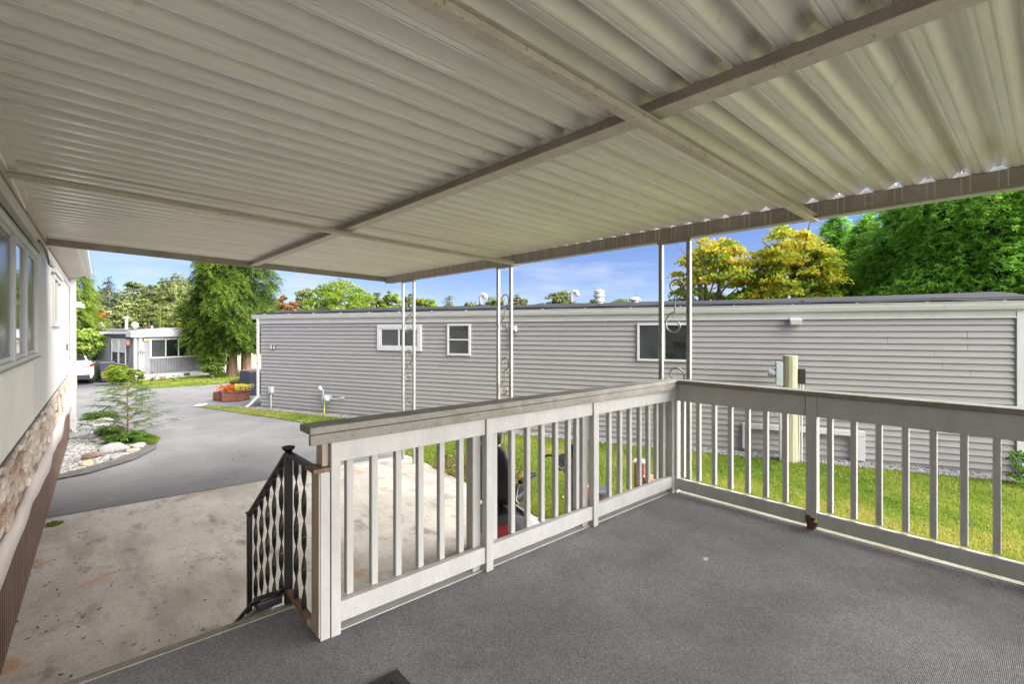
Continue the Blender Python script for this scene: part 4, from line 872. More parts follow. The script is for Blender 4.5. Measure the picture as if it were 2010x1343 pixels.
# local x along the bay front, local y back along the long side
front = [(0,0),(.45,-.0),(.95,-.0),(W_-.45,0),(W_,0)]
bay = [(0,0),(.55,-.18),(W_-.5,-.18),(W_,0),(W_,LN),(0,LN)]
def prism(b, pts, z0, z1):
    n = len(pts); return b.add([(x,y,z0) for x,y in pts]+[(x,y,z1) for x,y in pts], [tuple(range(n-1,-1,-1)), tuple(range(n,2*n))]+[(k,(k+1)%n,n+(k+1)%n,n+k) for k in range(n)])
def inset(pts, d):
    cx_ = sum(p[0] for p in pts)/len(pts); cy_ = sum(p[1] for p in pts)/len(pts)
    return [(x + (d if x < cx_ else -d), y + (d if y < cy_ else -d)) for x, y in pts]
prism(MB(), bay, .3, 2.22).build('wall', M['fargrey'], fh)
prism(MB(), inset(bay, -.03), 0, .298).build('white_base', M['white'], fh)
pts = inset(bay, -.02)
b = MB(); b.box(.58, W_-.53, -.205, -.181, .34, 1.06); b.build('lower_panel', M['fargrey2'], fh)
for k in range(18): x = .62 + k*.122; MB().box(x, x+.012, -.212, -.206, .35, 1.05).build('panel_groove', M['charcoal'], fh)
# bow fascia
rg = []
for k in range(13):
    t = k/12; x = -.25 + (W_+.55)*t; zz = 2.36 + .17*sin(pi*t); yy_ = -.25 - .22*sin(pi*t)
    rg.append([(x, yy_, 2.12+.0*sin(pi*t)), (x, yy_, zz), (x, .3, zz), (x, .3, 2.12)])
MB().loft(rg).build('bow_fascia', M['silver'], fh)
MB().loft([[(r_[0][0], r_[0][1]-.02, r_[1][2]), (r_[0][0], r_[0][1]-.02, r_[1][2]+.03), (r_[0][0], .3, r_[1][2]+.03), (r_[0][0], .3, r_[1][2]+.002)] for r_ in rg]).build('fascia_cap', M['white'], fh)
b = MB(); b.loft([[(-.12,y,2.24),(-.12,y,2.40),(.9,y,2.5),(W_/2,y,2.54),(W_-.9,y,2.5),(W_+.2,y,2.38),(W_+.2,y,2.24)] for y in (.31, LN+.2)]); b.build('roof', M['farroof'], fh)
MB().box(-.17,-.125,-.2,LN,2.26,2.38).build('gutter', M['white'], fh)
# bay window with four lights
o = MB(); 
for a, b_, c_, d_ in ((.52,W_-.47,1.06,1.13),(.52,W_-.47,1.97,2.04),(.52,.60,1.13,1.97),(W_-.55,W_-.47,1.13,1.97)): o.box(a,b_,-.24,-.182,c_,d_)
o = o.build('window', M['white'], fh)
xs = [.60, 1.22, 1.80, 2.32, W_-.55]
for k in range(4):
    MB().box(xs[k]+.02, xs[k+1]-.02, -.20, -.19, 1.13, 1.97).build('pane', M['glass'] if k != 0 else M['glass2'], o)
    if k: MB().box(xs[k]-.02, xs[k]+.02, -.235, -.195, 1.13, 1.97).build('mullion', M['white'], o)
def long_window(y0, y1, z0, z1):
    t = MB().box(-.05, -.002, y0-.12, y1+.12, z0-.14, z1+.14).build('window', M['charcoal'], fh)
    n = 2
    for k in range(n):
        a = y0 + (y1-y0)*k/n; b_ = y0 + (y1-y0)*(k+1)/n; f = MB()
        for q in ((a+.02,a+.08,z0,z1),(b_-.08,b_-.02,z0,z1),(a+.08,b_-.08,z0,z0+.06),(a+.08,b_-.08,z1-.06,z1),(a+.08,b_-.08,(z0+z1)/2-.03,(z0+z1)/2+.03)): f.box(-.08,-.051,*q)
        f.build('frame', M['white'], t)
        MB().box(-.062,-.0515,a+.08,b_-.08,z0+.06,(z0+z1)/2-.03).build('pane', M['glass2'], t); MB().box(-.062,-.0515,a+.08,b_-.08,(z0+z1)/2+.03,z1-.06).build('pane', M['curtain'], t)
long_window(.75, 2.35, .75, 2.02); long_window(4.6, 6.3, .78, 2.05)
MB().box(-.03,-.002,0,LN,.3,.85).build('side_dado', M['fargrey'], fh)
MB().box(-.05,.06,-.06,.05,.02,2.3).build('corner_downspout', M['white'], fh)
MB().box(.12,.33,-.12,-.07,.32,2.1).build('front_trim', M['white'], fh)
aw = MB(); aw.add([(-.14,2.6,2.27),(-3.0,2.6,2.17),(-3.0,12,2.17),(-.14,12,2.27),(-.14,2.6,2.36),(-3.0,2.6,2.23),(-3.0,12,2.23),(-.14,12,2.36)],[(3,2,1,0),(4,5,6,7),(0,1,5,4),(1,2,6,5),(2,3,7,6),(3,0,4,7)]); aw.build('carport_roof', M['white'], fh)
for y_ in (2.8, 7, 11.5): MB().box(-2.95,-2.87,y_,y_+.08,0,2.17).build('carport_post', M['white'], fh)
MB().box(-.2,-.08,.3,.42,1.72,2.0).build('wall_lantern', M['clay'], fh)
me = text_mesh('55', .22, .01); me.materials.append(M['charcoal']); inst('numeral', me, fh, (.21, -.135, 1.36), rot=(pi/2, radians(35), 0))
l_ = MB().box(.26,.62,-.20,-.13,1.90,2.06).build('gold_lamp', M['blackbox'], fh, bevel=.03); MB().box(.29,.44,-.21,-.201,1.92,2.04).build('lamp_pane', M['lampgold'], l_); MB().box(.46,.59,-.21,-.201,1.92,2.04).build('lamp_pane', M['lampgold'], l_)
MB().box(2.05,2.3,-.3,-.2,.12,.25).build('base_vent', M['charcoal'], fh)
def on_far(name, x, y, z, label, cat):
    p = Vector((1.9,29.3,0)) + Matrix.Rotation(fa,3,'Z') @ Vector((x,y,z)); return empty(name, p, fa, label, cat)
r = on_far('flue_pipe', .9, 3.2, 2.45, 'tall thin white flue pipe with flat cap on the grey home roof', 'flue'); MB().tube([(0,0,0),(0,0,.62)], .07, 10).build('pipe', M['white'], r); MB().lathe([(.14,.62),(.15,.66),(.1,.7)], (0,0,0), 12).build('cap', M['white'], r)
r = on_far('chimney_vent', .5, 5.2, 2.45, 'squat white stacked chimney vent on the grey home roof', 'chimney'); MB().lathe([(.16,0),(.16,.12),(.22,.14),(.22,.24),(.14,.26),(.14,.32),(.2,.34),(.16,.42)], (0,0,0), 14).build('flue', M['white2'], r)
r = on_far('satellite_dish', 1.15, 2.9, 2.5, 'small round grey satellite dish on the grey home roof', 'dish'); MB().tube([(0,0,0),(0,0,.12)], .02, 6).build('mast', M['silver'], r); b = MB(); b.lathe([(.0,0),(.10,.01),(.16,.05),(.165,.06)], (0,0,0), 16); q_ = b.build('dish', M['silver'], r); q_.location = (0,0,.2); q_.rotation_euler = (pi/2-.3,0,0)
r = on_far('plumbing_vent', 2.2, 3.5, 2.5, 'short white plumbing vent stub on the grey home roof', 'vent'); MB().tube([(0,0,0),(0,0,.18)], .05, 8).build('stub', M['white'], r)

# bins
def bin_(loc, rz, m, label, lidm, s=1):
    r = empty('wheelie_bin', loc, rz, label, 'bin'); b = MB()
    b.loft([[(-.22*s,-.26*s,.05),(.22*s,-.26*s,.05),(.22*s,.26*s,.05),(-.22*s,.26*s,.05)],[(-.29*s,-.34*s,.95*s),(.29*s,-.34*s,.95*s),(.29*s,.34*s,.95*s),(-.29*s,.34*s,.95*s)]]); b.build('body', m, r, bevel=.02)
    b = MB(); b.loft([[(-.31*s,-.38*s,.955*s),(.31*s,-.38*s,.955*s),(.31*s,.38*s,.955*s),(-.31*s,.38*s,.955*s)],[(-.27*s,-.32*s,1.03*s),(.27*s,-.32*s,1.03*s),(.27*s,.32*s,1.05*s),(-.27*s,.32*s,1.05*s)]]); b.build('lid', lidm, r, bevel=.01)
    for q in (-.24,.24):
        b = MB(); b.lathe([(.01,-.03),(.1,-.03),(.1,.03),(.01,.03)],(0,0,0),12); w_ = b.build('wheel', M['tyre'], r); w_.location = (q*s,.3*s,.1); w_.rotation_euler = (0,pi/2,0)
    MB().tube([(-.2*s,.42*s,.9*s),(.2*s,.42*s,.9*s)], .015, 6).build('handle', m, r)
pb = at(192, 752, 23.3); bin_((pb.x, pb.y, .01), .3, M['bingreen'], 'green wheelie bin beside the grey home driveway', M['bingreen'], .92)
pb = at(207, 752, 22.7); bin_((pb.x, pb.y, .01), .2, M['binblue'], 'dark blue wheelie bin next to the green one', M['binblue'], .95)

# car
car = empty('parked_car', (-.52, 30.9, .008), radians(92), 'white sedan parked on the grey home driveway, seen from behind', 'car')
# local +x forward; rear at x=-2.2
def carsec(x, hw, zb, zs_, zt, tw_):  # bottom z, shoulder z, top z, half width top
    return [(x,-hw*.92,zb),(x,hw*.92,zb),(x,hw,zb+.2),(x,hw*.99,zs_),(x,tw_,zt),(x,-tw_,zt),(x,-hw*.99,zs_),(x,-hw,zb+.2)]
b = MB(); b.loft([carsec(-2.25,.78,.35,.70,.92,.70), carsec(-2.12,.86,.26,.82,1.02,.74), carsec(-1.6,.90,.2,.88,1.06,.76), carsec(-1.1,.91,.2,.90,1.04,.78), carsec(0,.91,.2,.90,1.0,.78), carsec(1.0,.90,.2,.88,.98,.76), carsec(1.9,.86,.22,.78,.86,.7), carsec(2.25,.72,.3,.6,.68,.6)])
b.build('body', M['carwhite'], car, bevel=.03, smooth=True)
b = MB(); b.loft([[(-1.75,-.72,1.03),(-1.75,.72,1.03),(-1.70,.66,1.06),(-1.70,-.66,1.06)],[(-1.05,-.74,1.0),(-1.05,.74,1.0),(-1.0,.58,1.42),(-1.0,-.58,1.42)],[(.0,-.76,1.0),(.0,.76,1.0),(0,.60,1.46),(0,-.60,1.46)],[(.45,-.76,.98),(.45,.76,.98),(.4,.58,1.42),(.4,-.58,1.42)],[(1.25,-.72,.95),(1.25,.72,.95),(1.2,.64,.98),(1.2,-.64,.98)]]); cbn = b.build('cabin', M['carwhite'], car, smooth=False)
MB().add([(-1.72,-.60,1.085),(-1.72,.60,1.085),(-1.09,.52,1.40),(-1.09,-.52,1.40)],[(0,1,2,3)]).build('rear_window', M['glass'], car)
for s_ in (-1,1):
    MB().add([(-1.35,s_*.745,1.07),(.9,s_*.755,1.05),(.38,s_*.625,1.40),(-.95,s_*.62,1.40)],[(0,1,2,3)]).build('side_window', M['glass'], car)
    b = MB(); b.loft([[(-2.27,s_*.45,.80),(-2.27,s_*.80,.80),(-2.22,s_*.80,.93),(-2.22,s_*.45,.90)],[(-2.0,s_*.50,.84),(-1.9,s_*.90,.86),(-1.9,s_*.885,.93),(-2.0,s_*.50,.90)]]); b.build('taillight', M['taillight'], car)
MB().box(-2.275,-2.20,-.72,.72,.28,.46).build('rear_bumper', M['blackbox'], car, bevel=.02)
MB().box(-2.285,-2.24,-.26,.26,.60,.72).build('number_plate', M['silver'], car)
for x in (-1.4, 1.4):
    for s_ in (-1,1):
        b = MB(); b.lathe([(.2,-.1),(.31,-.11),(.33,-.08),(.33,.08),(.31,.11),(.2,.1)],(0,0,0),20); w_ = b.build('wheel', M['tyre'], car); w_.location = (x, s_*.80, .33); w_.rotation_euler = (pi/2,0,0)
        b = MB(); b.lathe([(.02,-.1),(.21,-.105),(.21,.105),(.02,.1)],(0,0,0),16); b.build('rim', M['silver'], w_)

# planters
def hexbox(b, r, z0, z1, n=6, r2=None, a0=0):
    r2 = r2 or r; return b.loft([[(r*cos(a0+2*pi*k/n), r*sin(a0+2*pi*k/n), z0) for k in range(n)], [(r2*cos(a0+2*pi*k/n), r2*sin(a0+2*pi*k/n), z1) for k in range(n)]])
p = at(497, 774, 18.4); r = empty('tall_planter', (p.x, p.y, 0), 0, 'taller dark blue hexagonal planter beside the home corner', 'planter'); b = MB(); hexbox(b, .46, 0, .90); b.build('pot', M['darkblue'], r, bevel=.01)
b = MB(); hexbox(b, .44, .90, .94); b.build('dry_plants', M['rock_brown'], r)
p = at(471, 772, 18.7); r2_ = empty('low_planter', (p.x, p.y, 0), 0, 'shorter dark blue hexagonal planter topped with grass', 'planter'); b = MB(); hexbox(b, .36, 0, .50); b.build('pot', M['darkblue'], r2_, bevel=.01)
n = 900; P = rng.normal(size=(n,2))*.17; C = np.column_stack([P, np.full(n,.5)]); aa = rng.uniform(0,6.3,n); wv = np.column_stack([np.cos(aa),np.sin(aa),np.zeros(n)])*.012
T3 = C + np.column_stack([P*.4, np.full(n,.1)])+rng.normal(size=(n,3))*.03; inst('grass_top', npmesh('grass_top', np.stack([C-wv,C+wv,T3],1), 3, grass_m, rng.uniform(.3,.9,n)), r2_)
p = at(461, 789, 16.9); r = empty('flower_planter', (p.x, p.y, .02), .5, 'low reddish wooden hexagonal planter of orange and yellow flowers', 'planter')
b = MB(); hexbox(b, .50, 0, .15, r2=.505); b.build('lower_board', M['terracotta'], r, bevel=.008); b = MB(); hexbox(b, .505, .155, .30, r2=.51); b.build('upper_board', M['terracotta'], r, bevel=.008)
b = MB(); hexbox(b, .53, .302, .325); b.build('rim', M['terracotta'], r, bevel=.004)
n = 1500; P = rng.normal(size=(n,2))*.2; C = np.column_stack([P, .36+rng.uniform(0,.16,n)]); U = rdir(n)*.03; Wd = unit(np.cross(U,rdir(n)))*.022
flm = leafmat('flower_petals', [(.10,.14,.02),(.62,.12,.02),(.70,.20,.04),(.55,.5,.06),(.68,.62,.15)], .2)
sd = (P @ np.array([.75,-.66])); inst('flowers', npmesh('flowers', leaves(C,U,Wd), 4, flm, np.where(rng.uniform(size=n)<.15, 0, .35+.9*(sd>0)*.55+rng.normal(size=n)*.08)), r)
p = at(432, 789, 16.9); r = empty('small_planter', (p.x, p.y, .02), .3, 'small reddish wooden planter box at the left of the flower planter', 'planter'); MB().box(-.16,.16,-.16,.16,0,.27).build('box', M['terracotta'], r, bevel=.01); MB().box(-.145,.145,-.145,.145,.271,.285).build('soil', M['rock_brown'], r)

# pale fence far behind the cedar
f_ = empty('panel_fence', (6.2, 33.5, 0), radians(8), 'pale yellow green panel fence behind the cedar trunks', 'fence')
fpm = MB().box(0,.24,-.01,.01,.05,1.75).mesh('board', M['fence'])
for k in range(22): inst('board', fpm, f_, (k*.25, .01*(k%2), 0))
MB().box(0,5.6,-.04,-.012,1.70,1.76).build('rail', M['fence'], f_)
f2 = empty('picket_fence', (5.9, 31.8, 0), radians(8), 'low white picket fence in front of the pale panel fence', 'fence'); pk = MB().box(0,.06,-.01,.01,.0,.75).mesh('picket', M['white2'])
for k in range(36): inst('picket', pk, f2, (k*.13,0,0))
MB().box(0,4.7,.011,.03,.6,.66).build('rail', M['white2'], f2)

# ---------------------------------------------------------------- trees
GREEN_CEDAR = leafmat('cedar_sprays', [(.014,.030,.004),(.042,.085,.007),(.092,.155,.012),(.16,.23,.022)], .25)
GREEN_HEDGE = leafmat('hedge_sprays', [(.03,.08,.008),(.11,.27,.02),(.20,.45,.04),(.32,.58,.09)], .36)
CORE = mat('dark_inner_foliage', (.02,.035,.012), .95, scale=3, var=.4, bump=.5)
THUJA = leafmat('yellow_green_sprays', [(0.040,0.080,0.008),(0.110,0.190,0.015),(0.200,0.280,0.030),(0.280,0.330,0.050)], .3)
LIME = leafmat('lime_leaves', [(0.069,0.128,0.011),(0.157,0.246,0.020),(0.266,0.354,0.039),(0.354,0.413,0.079)], .35)
YEL = leafmat('autumn_yellow_leaves', [(.05,.12,.010),(.13,.24,.018),(.30,.37,.03),(.55,.46,.045),(.62,.36,.05)], .4)
YEL2 = leafmat('autumn_golden_leaves', [(.07,.14,.012),(.20,.30,.022),(.44,.46,.04),(.66,.53,.05),(.66,.40,.05)], .4)
OLIVE = leafmat('olive_leaves', [(0.072,0.101,0.029),(0.144,0.187,0.050),(0.259,0.288,0.086),(0.360,0.374,0.130)], .3)
DULL = leafmat('dull_forest_leaves', [(0.060,0.086,0.031),(0.128,0.162,0.051),(0.222,0.239,0.086),(0.325,0.308,0.120)], .25)
SPRUCE = leafmat('blue_spruce_needles', [(0.034,0.060,0.043),(0.076,0.111,0.085),(0.153,0.187,0.153)], .15)
RUST = leafmat('rust_leaves', [(0.150,0.105,0.045),(0.330,0.180,0.075),(0.510,0.255,0.105)], .3)
ORANGE = leafmat('orange_maple_leaves', [(.25,.10,.02),(.50,.14,.02),(.60,.24,.04)], .35)
YSHR = leafmat('yellow_shrub_leaves', [(.30,.32,.03),(.55,.50,.05),(.66,.58,.08)], .35)
RHODO = leafmat('rhododendron_leaves', [(0.048,0.096,0.011),(0.125,0.211,0.024),(0.269,0.336,0.058),(0.403,0.403,0.134)], .25, .4)

def crown_broad(c, rx, rz_, lumps, per_, ls, m, parent, name='foliage', flat=.75, seed=0, topbias=0, shape=None, tvar=.16):
    """lumpy crown: leaves gathered on many small lumps spread through an ellipsoid"""
    r = np.random.default_rng(seed+11); d = unit(r.normal(size=(lumps,3))); rad = r.uniform(.35, 1, lumps)**.5
    LC = d * rad[:,None] * np.array([rx, rx, rz_]) * .86
    lr = r.uniform(.16, .30, lumps) * min(rx, rz_)
    idx = np.repeat(np.arange(lumps), per_); N = len(idx)
    dd = unit(r.normal(size=(N,3))); dd[:,2] = np.abs(dd[:,2])*.9 - .25
    P = LC[idx] + dd * lr[idx][:,None] * r.uniform(.45,1.15,(N,1)) * np.array([1.15,1.15,flat])
    P += np.array(c)
    out_ = unit(dd + .5*unit(LC[idx])); U = unit(out_*.5 + r.normal(size=(N,3))*.6 + np.array([0,0,-.25])) * (ls*r.uniform(.6,1.25,(N,1)))/2
    W = unit(np.cross(U, out_ + r.normal(size=(N,3))*.5)) * ls*.26*r.uniform(.7,1.3,(N,1))
    lt = r.normal(size=lumps)*tvar; tint = .42 + lt[idx] + r.normal(size=N)*.12 + topbias * (P[:,2]-c[2])/rz_
    return inst(name, npmesh(name, leaves(P,U,W), 4, m, tint), parent)
def broadleaf(p, h, rx, m, label, lumps=70, per_=60, ls=.25, z0=.35, bark='bark_grey', seed=0, topbias=0, limbs=9, kind='tree', name='broadleaf_tree', group=None, stems=1, tvar=.16):
    o = empty(name, (p[0], p[1], 0), 0, label, kind, group); r = random.Random(seed); rz_ = h*(1-z0)/2; cz = h - rz_
    b = MB(); tr_ = max(.04, h*.022)
    for s_ in range(stems):
        a = r.uniform(0,6.3); off_ = Vector((cos(a),sin(a),0))*(.0 if stems==1 else rx*.35)
        b.tube([(off_*.2)[:], (off_*.5+Vector((0,0,h*z0))), (off_*.9+Vector((r.uniform(-.1,.1)*rx, r.uniform(-.1,.1)*rx, cz))), (off_+Vector((0,0,h*.93)))], [tr_, tr_*.75, tr_*.5, tr_*.12], 7)
        for k in range(limbs//stems+1):
            a = r.uniform(0,6.3); z = h*z0*.9 + (cz+rz_*.3-h*z0*.9)*r.random(); q = Vector((cos(a)*rx*.75, sin(a)*rx*.75, z + rz_*r.uniform(.3,.8)))+off_*.4
            b.tube([off_*.6+Vector((0,0,z)), (off_*.6+Vector((0,0,z))+q)/2+Vector((0,0,-.05*h*0)), q], [tr_*.4, tr_*.25, tr_*.06], 5)
    b.build('trunk', M[bark], o)
    crown_broad((0,0,cz), rx, rz_, lumps, per_, ls, m, o, seed=seed, topbias=topbias, tvar=tvar)
    return o
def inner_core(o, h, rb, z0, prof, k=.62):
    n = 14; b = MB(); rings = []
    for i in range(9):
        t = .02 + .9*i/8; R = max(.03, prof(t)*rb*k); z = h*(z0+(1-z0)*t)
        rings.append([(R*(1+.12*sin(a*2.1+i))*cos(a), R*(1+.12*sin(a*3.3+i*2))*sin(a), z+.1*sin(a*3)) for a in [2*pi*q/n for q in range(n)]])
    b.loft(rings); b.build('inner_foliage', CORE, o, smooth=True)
def conifer(p, h, rb, m, label, ns=1500, K=7, sl=.5, z0=.08, prof=None, name='conifer_tree', trunks=((0,0),), tr_=.2, seed=0, droop=.5, kind='tree', group=None, wl=.10, ll=.42, up=.15, bark='bark', lump=.18, core=0, jit=.25, tint0=.42):
    """crown made of drooping flat sprays set on a bumpy body of revolution"""
    o = empty(name, (p[0], p[1], 0), 0, label, kind, group); b = MB()
    for (tx, ty) in trunks:
        b.tube([(tx*1.15,ty*1.15,0),(tx*1.02,ty*1.02,.15),(tx,ty,h*.3),(tx*.5,ty*.5,h*.95)], [tr_*1.5,tr_*1.05,tr_*.8,.02], 10)
    b.build('trunk', M[bark], o)
    prof = prof or (lambda t: (1-t)**.8)
    r = np.random.default_rng(seed+5); t = r.uniform(0,1,ns*3); w_ = np.array([prof(x) for x in t]); keep = r.uniform(size=len(t)) < w_/w_.max(); t = t[keep][:ns]; n = len(t)
    a = r.uniform(0, 2*pi, n); R = np.array([prof(x) for x in t])*rb
    lum = 1 + lump*np.sin(a*3+t*9+seed) + lump*.8*np.sin(a*5-t*17+1.3*seed) + lump*.5*np.sin(a*9+t*31)
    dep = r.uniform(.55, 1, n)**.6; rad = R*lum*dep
    z = h*(z0+(1-z0)*t) ; O = np.column_stack([np.cos(a)*rad, np.sin(a)*rad, z])
    D = unit(np.column_stack([np.cos(a+r.normal(size=n)*.5), np.sin(a+r.normal(size=n)*.5), up+r.normal(size=n)*.3]))
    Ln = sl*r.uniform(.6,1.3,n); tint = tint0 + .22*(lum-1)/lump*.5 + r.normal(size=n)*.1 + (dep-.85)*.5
    V, T = sprays(O - D*Ln[:,None]*.4, D, Ln, K, wl, ll, droop, tint, jit)
    inst('foliage', npmesh('foliage', V, 4, m, T), o)
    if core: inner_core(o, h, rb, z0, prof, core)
    return o

# left: yellow green thuja against the cream home, rhododendron, orange maple
p = at(128, 700, 24.5); conifer(p, 7.4, 1.75, THUJA, 'tall yellow green conifer rising behind the cream home corner', 3000, 7, .48, .12, lambda t: (1-t)**.55*min(1,t*6+.35), seed=1, droop=.7, tr_=.16, wl=.075, core=.5)
p = at(148, 700, 20.2); broadleaf(p, 2.75, .95, RHODO, 'broad leaved pale green shrub in front of the carport', 110, 50, .17, .42, seed=2, kind='shrub', name='leafy_shrub', topbias=.15)
p = at(172, 640, 30); broadleaf(p, 3.9, 1.1, ORANGE, 'orange leaved maple peeping out behind the thuja', 40, 45, .2, .3, seed=3)
# twin trunked cedar
p = at(456, 742, 25.2)
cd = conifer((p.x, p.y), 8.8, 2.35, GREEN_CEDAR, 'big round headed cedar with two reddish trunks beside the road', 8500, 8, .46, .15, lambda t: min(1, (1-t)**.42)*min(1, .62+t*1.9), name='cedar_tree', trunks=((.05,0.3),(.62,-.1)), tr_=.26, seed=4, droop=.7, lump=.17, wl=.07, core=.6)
p = at(418, 740, 24.2); broadleaf(p, 1.55, .62, leafmat('laurel_leaves', [(.03,.07,.008),(.08,.15,.015),(.17,.25,.03),(.26,.32,.05)], .25, .4), 'rounded green laurel bush at the corner of the bay window home', 90, 60, .12, .06, seed=5, kind='shrub', name='laurel_bush')
# small shrubs in front of the grey home
p = at(222, 757, 21.6); broadleaf(p, .95, .46, YEL2, 'orange and yellow shrub in front of the bins', 60, 60, .09, .0, seed=6, kind='shrub', name='autumn_shrub')
p = at(240, 759, 21.4); broadleaf(p, .95, .42, LIME, 'lime green shrub in front of the grey home', 60, 60, .09, .0, seed=7, kind='shrub', name='lime_shrub')
p = at(268, 757, 21.8); broadleaf(p, .75, .36, RHODO, 'small variegated shrub at the corner of the grey home', 50, 50, .09, .0, seed=8, kind='shrub', name='variegated_shrub')
for i, (u, v) in enumerate(((300,752),(318,753),(345,748))):
    p = at(u, v, 22.9); broadleaf(p, .35+.25*(i==0), .22, [DULL,RUST,LIME][i], ['thin twiggy plant left in the bed under the bay window','low rusty plant in the bed under the bay window','low lime plant right in the bed under the bay window'][i], 10, 22, .06, .0, seed=9+i, kind='plant', name='bed_plant')

# yellow trees and hedge behind the taupe home
p = at(1402, 600, 19); broadleaf(p, 6.35, 1.75, YEL, 'loose yellow and green autumn tree behind the taupe home, left of the two', 130, 75, .19, .25, seed=21, topbias=.30, stems=4, limbs=16, name='autumn_tree')
p = at(1556, 600, 18); broadleaf(p, 6.75, 1.72, YEL2, 'dense golden autumn tree behind the taupe home, right of the two', 230, 80, .19, .18, seed=22, topbias=.16, stems=3, limbs=14, name='autumn_tree')
for i, (u, d, h, rb) in enumerate(((1640,21,7.6,2.0),(1702,18.5,7.0,1.7))):
    p = at(u, 600, d); conifer(p, h, rb, GREEN_HEDGE, ['dark pointed conifer between the golden tree and the tall hedge','second dark pointed conifer, nearer the tall hedge'][i], 4200, 8, .45, .1, lambda t: (1-t)**.7, seed=30+i, droop=.35, up=.45, core=.55, jit=.4, tint0=.5)
hed = [(1762,17.0,7.2,1.5),(1850,15.6,8.3,1.5),(1945,14.6,8.8,1.5),(2050,13.9,9.0,1.5),(2170,13.5,9.0,1.5),(2310,13.3,9.0,1.5),(2480,13.3,9,1.6)]
names = ['leftmost','second from the left','third from the left','fourth from the left','fifth from the left','sixth from the left','last']
for i, (u, d, h, rb) in enumerate(hed):
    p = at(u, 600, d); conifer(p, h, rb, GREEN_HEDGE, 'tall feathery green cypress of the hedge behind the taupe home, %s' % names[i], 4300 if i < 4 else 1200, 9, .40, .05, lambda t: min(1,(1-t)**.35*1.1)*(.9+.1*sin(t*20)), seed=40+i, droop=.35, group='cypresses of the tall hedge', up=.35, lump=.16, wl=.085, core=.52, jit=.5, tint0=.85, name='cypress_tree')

# distant trees: (u, vtop, half width px, depth, kind, material, label)
far = [
 (214,540,24,56,'s',SPRUCE,'dark blue green spruce with a drooping tip beyond the grey home'),
 (262,541,26,62,'b',DULL,'tall dull green tree with a wide dark crown beyond the grey home'),
 (297,552,22,62,'b',OLIVE,'tall olive tree joined to the wide dark crown'),
 (345,552,26,58,'b',OLIVE,'thin pale trunked tree left of the cedar top'),
 (245,580,20,50,'b',OLIVE,'pale trunked olive birch in the middle of the woods'),
 (282,578,22,52,'b',OLIVE,'second pale trunked olive birch, right of the first'),
 (190,590,26,54,'b',DULL,'dull green tree below the spruce at its left'),
 (235,605,26,46,'b',DULL,'dark rounded tree in the low middle of the woods'),
 (318,590,26,48,'b',DULL,'dull brownish tree behind the bright green shrub'),
 (352,585,26,50,'b',OLIVE,'brownish pale tree touching the cedar'),
 (314,601,15,38,'c',THUJA,'small bright green conical shrub behind the bay window roof'),
 (343,612,13,37,'b',OLIVE,'small olive shrub right of the bright conical one'),
 (352,625,12,35,'b',YSHR,'small bright yellow shrub behind the bay window roof'),
 (205,625,14,38,'b',DULL,'low green bush behind the flue of the grey home'),
 (294,628,9,38,'b',RUST,'little rusty bush left of the conical shrub'),
 (553,573,15,50,'b',RUST,'pinkish rusty tree right of the cedar'),
 (573,574,14,47,'b',RUST,'orange brown tree behind the taupe roof left end'),
 (597,557,22,50,'b',OLIVE,'rounded olive tree behind the lime tree'),
 (668,546,66,42,'b',LIME,'wide bright lime green tree behind the taupe roof'),
 (712,565,24,46,'b',LIME,'smaller lime tree at the right flank of the wide lime tree'),
 (641,583,16,36,'s',GREEN_CEDAR,'small dark conifer in front of the wide lime tree'),
 (605,590,16,38,'b',THUJA,'pale leaved shrub left below the wide lime tree'),
 (738,567,18,58,'b',DULL,'dull tree right of the lime trees'),
 (768,564,24,56,'b',LIME,'mid green tree left of the first scroll post'),
 (808,570,24,60,'b',OLIVE,'olive tree behind the first scroll post'),
 (838,578,26,60,'b',LIME,'low lime tree right of the first scroll post'),
 (882,577,20,58,'s',DULL,'dark pointed tree behind the left gooseneck vent'),
 (917,588,14,70,'b',DULL,'low far tree right of the left gooseneck vent'),
 (972,575,24,60,'b',OLIVE,'sparse olive tree behind the second scroll post'),
 (1018,571,20,60,'b',DULL,'sparse dark tree left of the right gooseneck vent'),
 (1100,566,34,62,'b',DULL,'large rounded far tree behind the chimney cap'),
 (1112,586,18,50,'b',LIME,'small yellow green bush in front of the rounded far tree'),
 (1168,582,20,66,'b',OLIVE,'low reddish olive tree right of the chimney cap'),
 (1228,583,16,66,'b',LIME,'small yellow green far tree left of the radio mast'),
 (1200,592,12,80,'b',DULL,'faint far bush between two small far trees'),
]
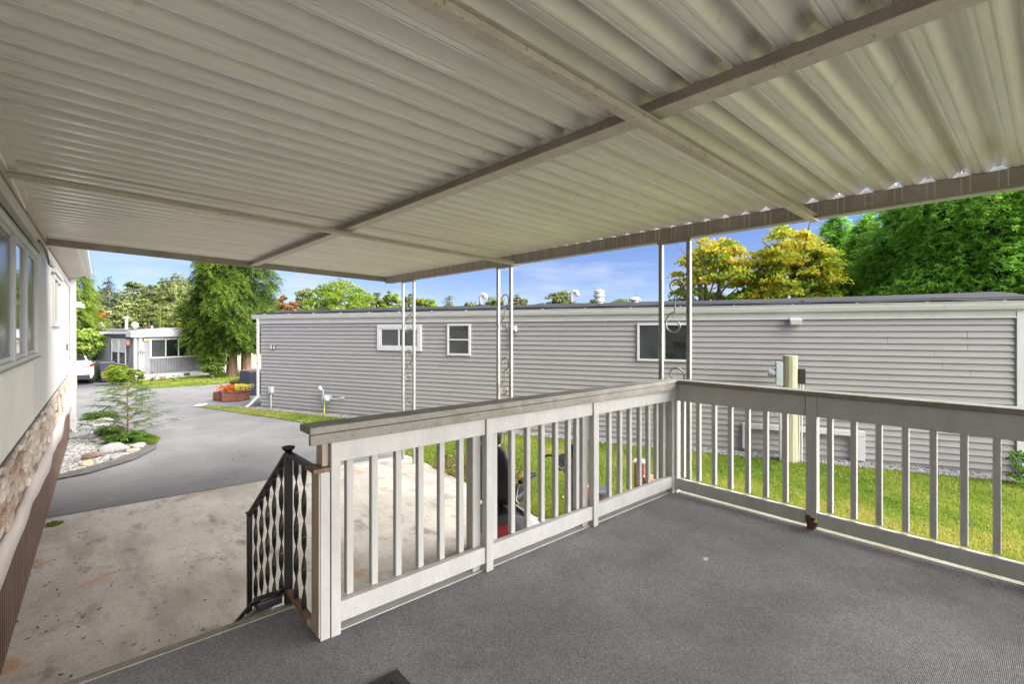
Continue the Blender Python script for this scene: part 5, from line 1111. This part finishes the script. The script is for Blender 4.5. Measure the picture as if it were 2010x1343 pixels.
for i, (u, vt, hw, d, kd, m, lab) in enumerate(far):
    p = at(u, vt, d); h = p.z; rx = hw/F*d*1.05
    if kd == 'b': broadleaf((p.x,p.y), h, rx, m, lab, int(60+hw*2.2), 42, .0105*d*.38+.09, .22 if h > 5 else .05, seed=60+i, bark='bark_pale' if 'pale' in lab else 'bark_grey', topbias=.08, name='distant_tree' if h > 4 else 'distant_shrub', kind='tree' if h > 4 else 'shrub')
    elif kd == 's': conifer((p.x,p.y), h, rx*1.1, m, lab, 700, 5, .018*d*.9, .1, seed=60+i, droop=.5, lump=.25, name='distant_conifer')
    else: conifer((p.x,p.y), h, rx, m, lab, 450, 5, .4, .0, lambda t: (1-t)**.5, seed=60+i, name='distant_shrub', kind='shrub')
# wooded backdrop low behind the roofs (reads as one mass)
n = 70000; a = rng.uniform(radians(20), radians(100), n); R = rng.uniform(75, 100, n); hh = 5.2 + 1.3*np.sin(a*23)+.9*np.sin(a*61+1) + np.where(a > radians(75), 2.6, 0)
zz = rng.uniform(0,1,n)**.7*hh; C = np.column_stack([np.cos(a)*R, np.sin(a)*R, zz]); U = rdir(n)*.36; W = unit(np.cross(U, rdir(n)))*.17
inst('far_woods', npmesh('far_woods', leaves(C,U,W), 4, DULL, .45+.25*np.sin(a*37)+rng.normal(size=n)*.15), label='low band of distant mixed woods behind all the homes', cat='woods', kind='stuff')
p = at(1249, 572, 90); rm = empty('radio_mast', (p.x, p.y, 0), 0, 'thin dark radio mast on the skyline behind the taupe home', 'mast'); b = MB(); H_ = p.z
b.tube([(0,0,0),(0,0,H_)], [.12,.05], 6); b.build('mast', M['charcoal'], rm); b = MB()
for z, w_ in ((H_-1.2,.8),(H_-2.2,1.2),(H_-5.4,1.7),(H_-.4,.4)): b.beam((-w_,0,z),(w_,0,z),.08,.1)
b.build('cross_arms', M['charcoal'], rm)
# green plant at the right corner of the taupe home
p = at(2003, 905, 7.6); broadleaf((p.x,p.y), .62, .22, GREEN_HEDGE, 'small green bush at the right corner of the taupe home', 24, 30, .06, .0, seed=99, kind='shrub', name='corner_shrub')
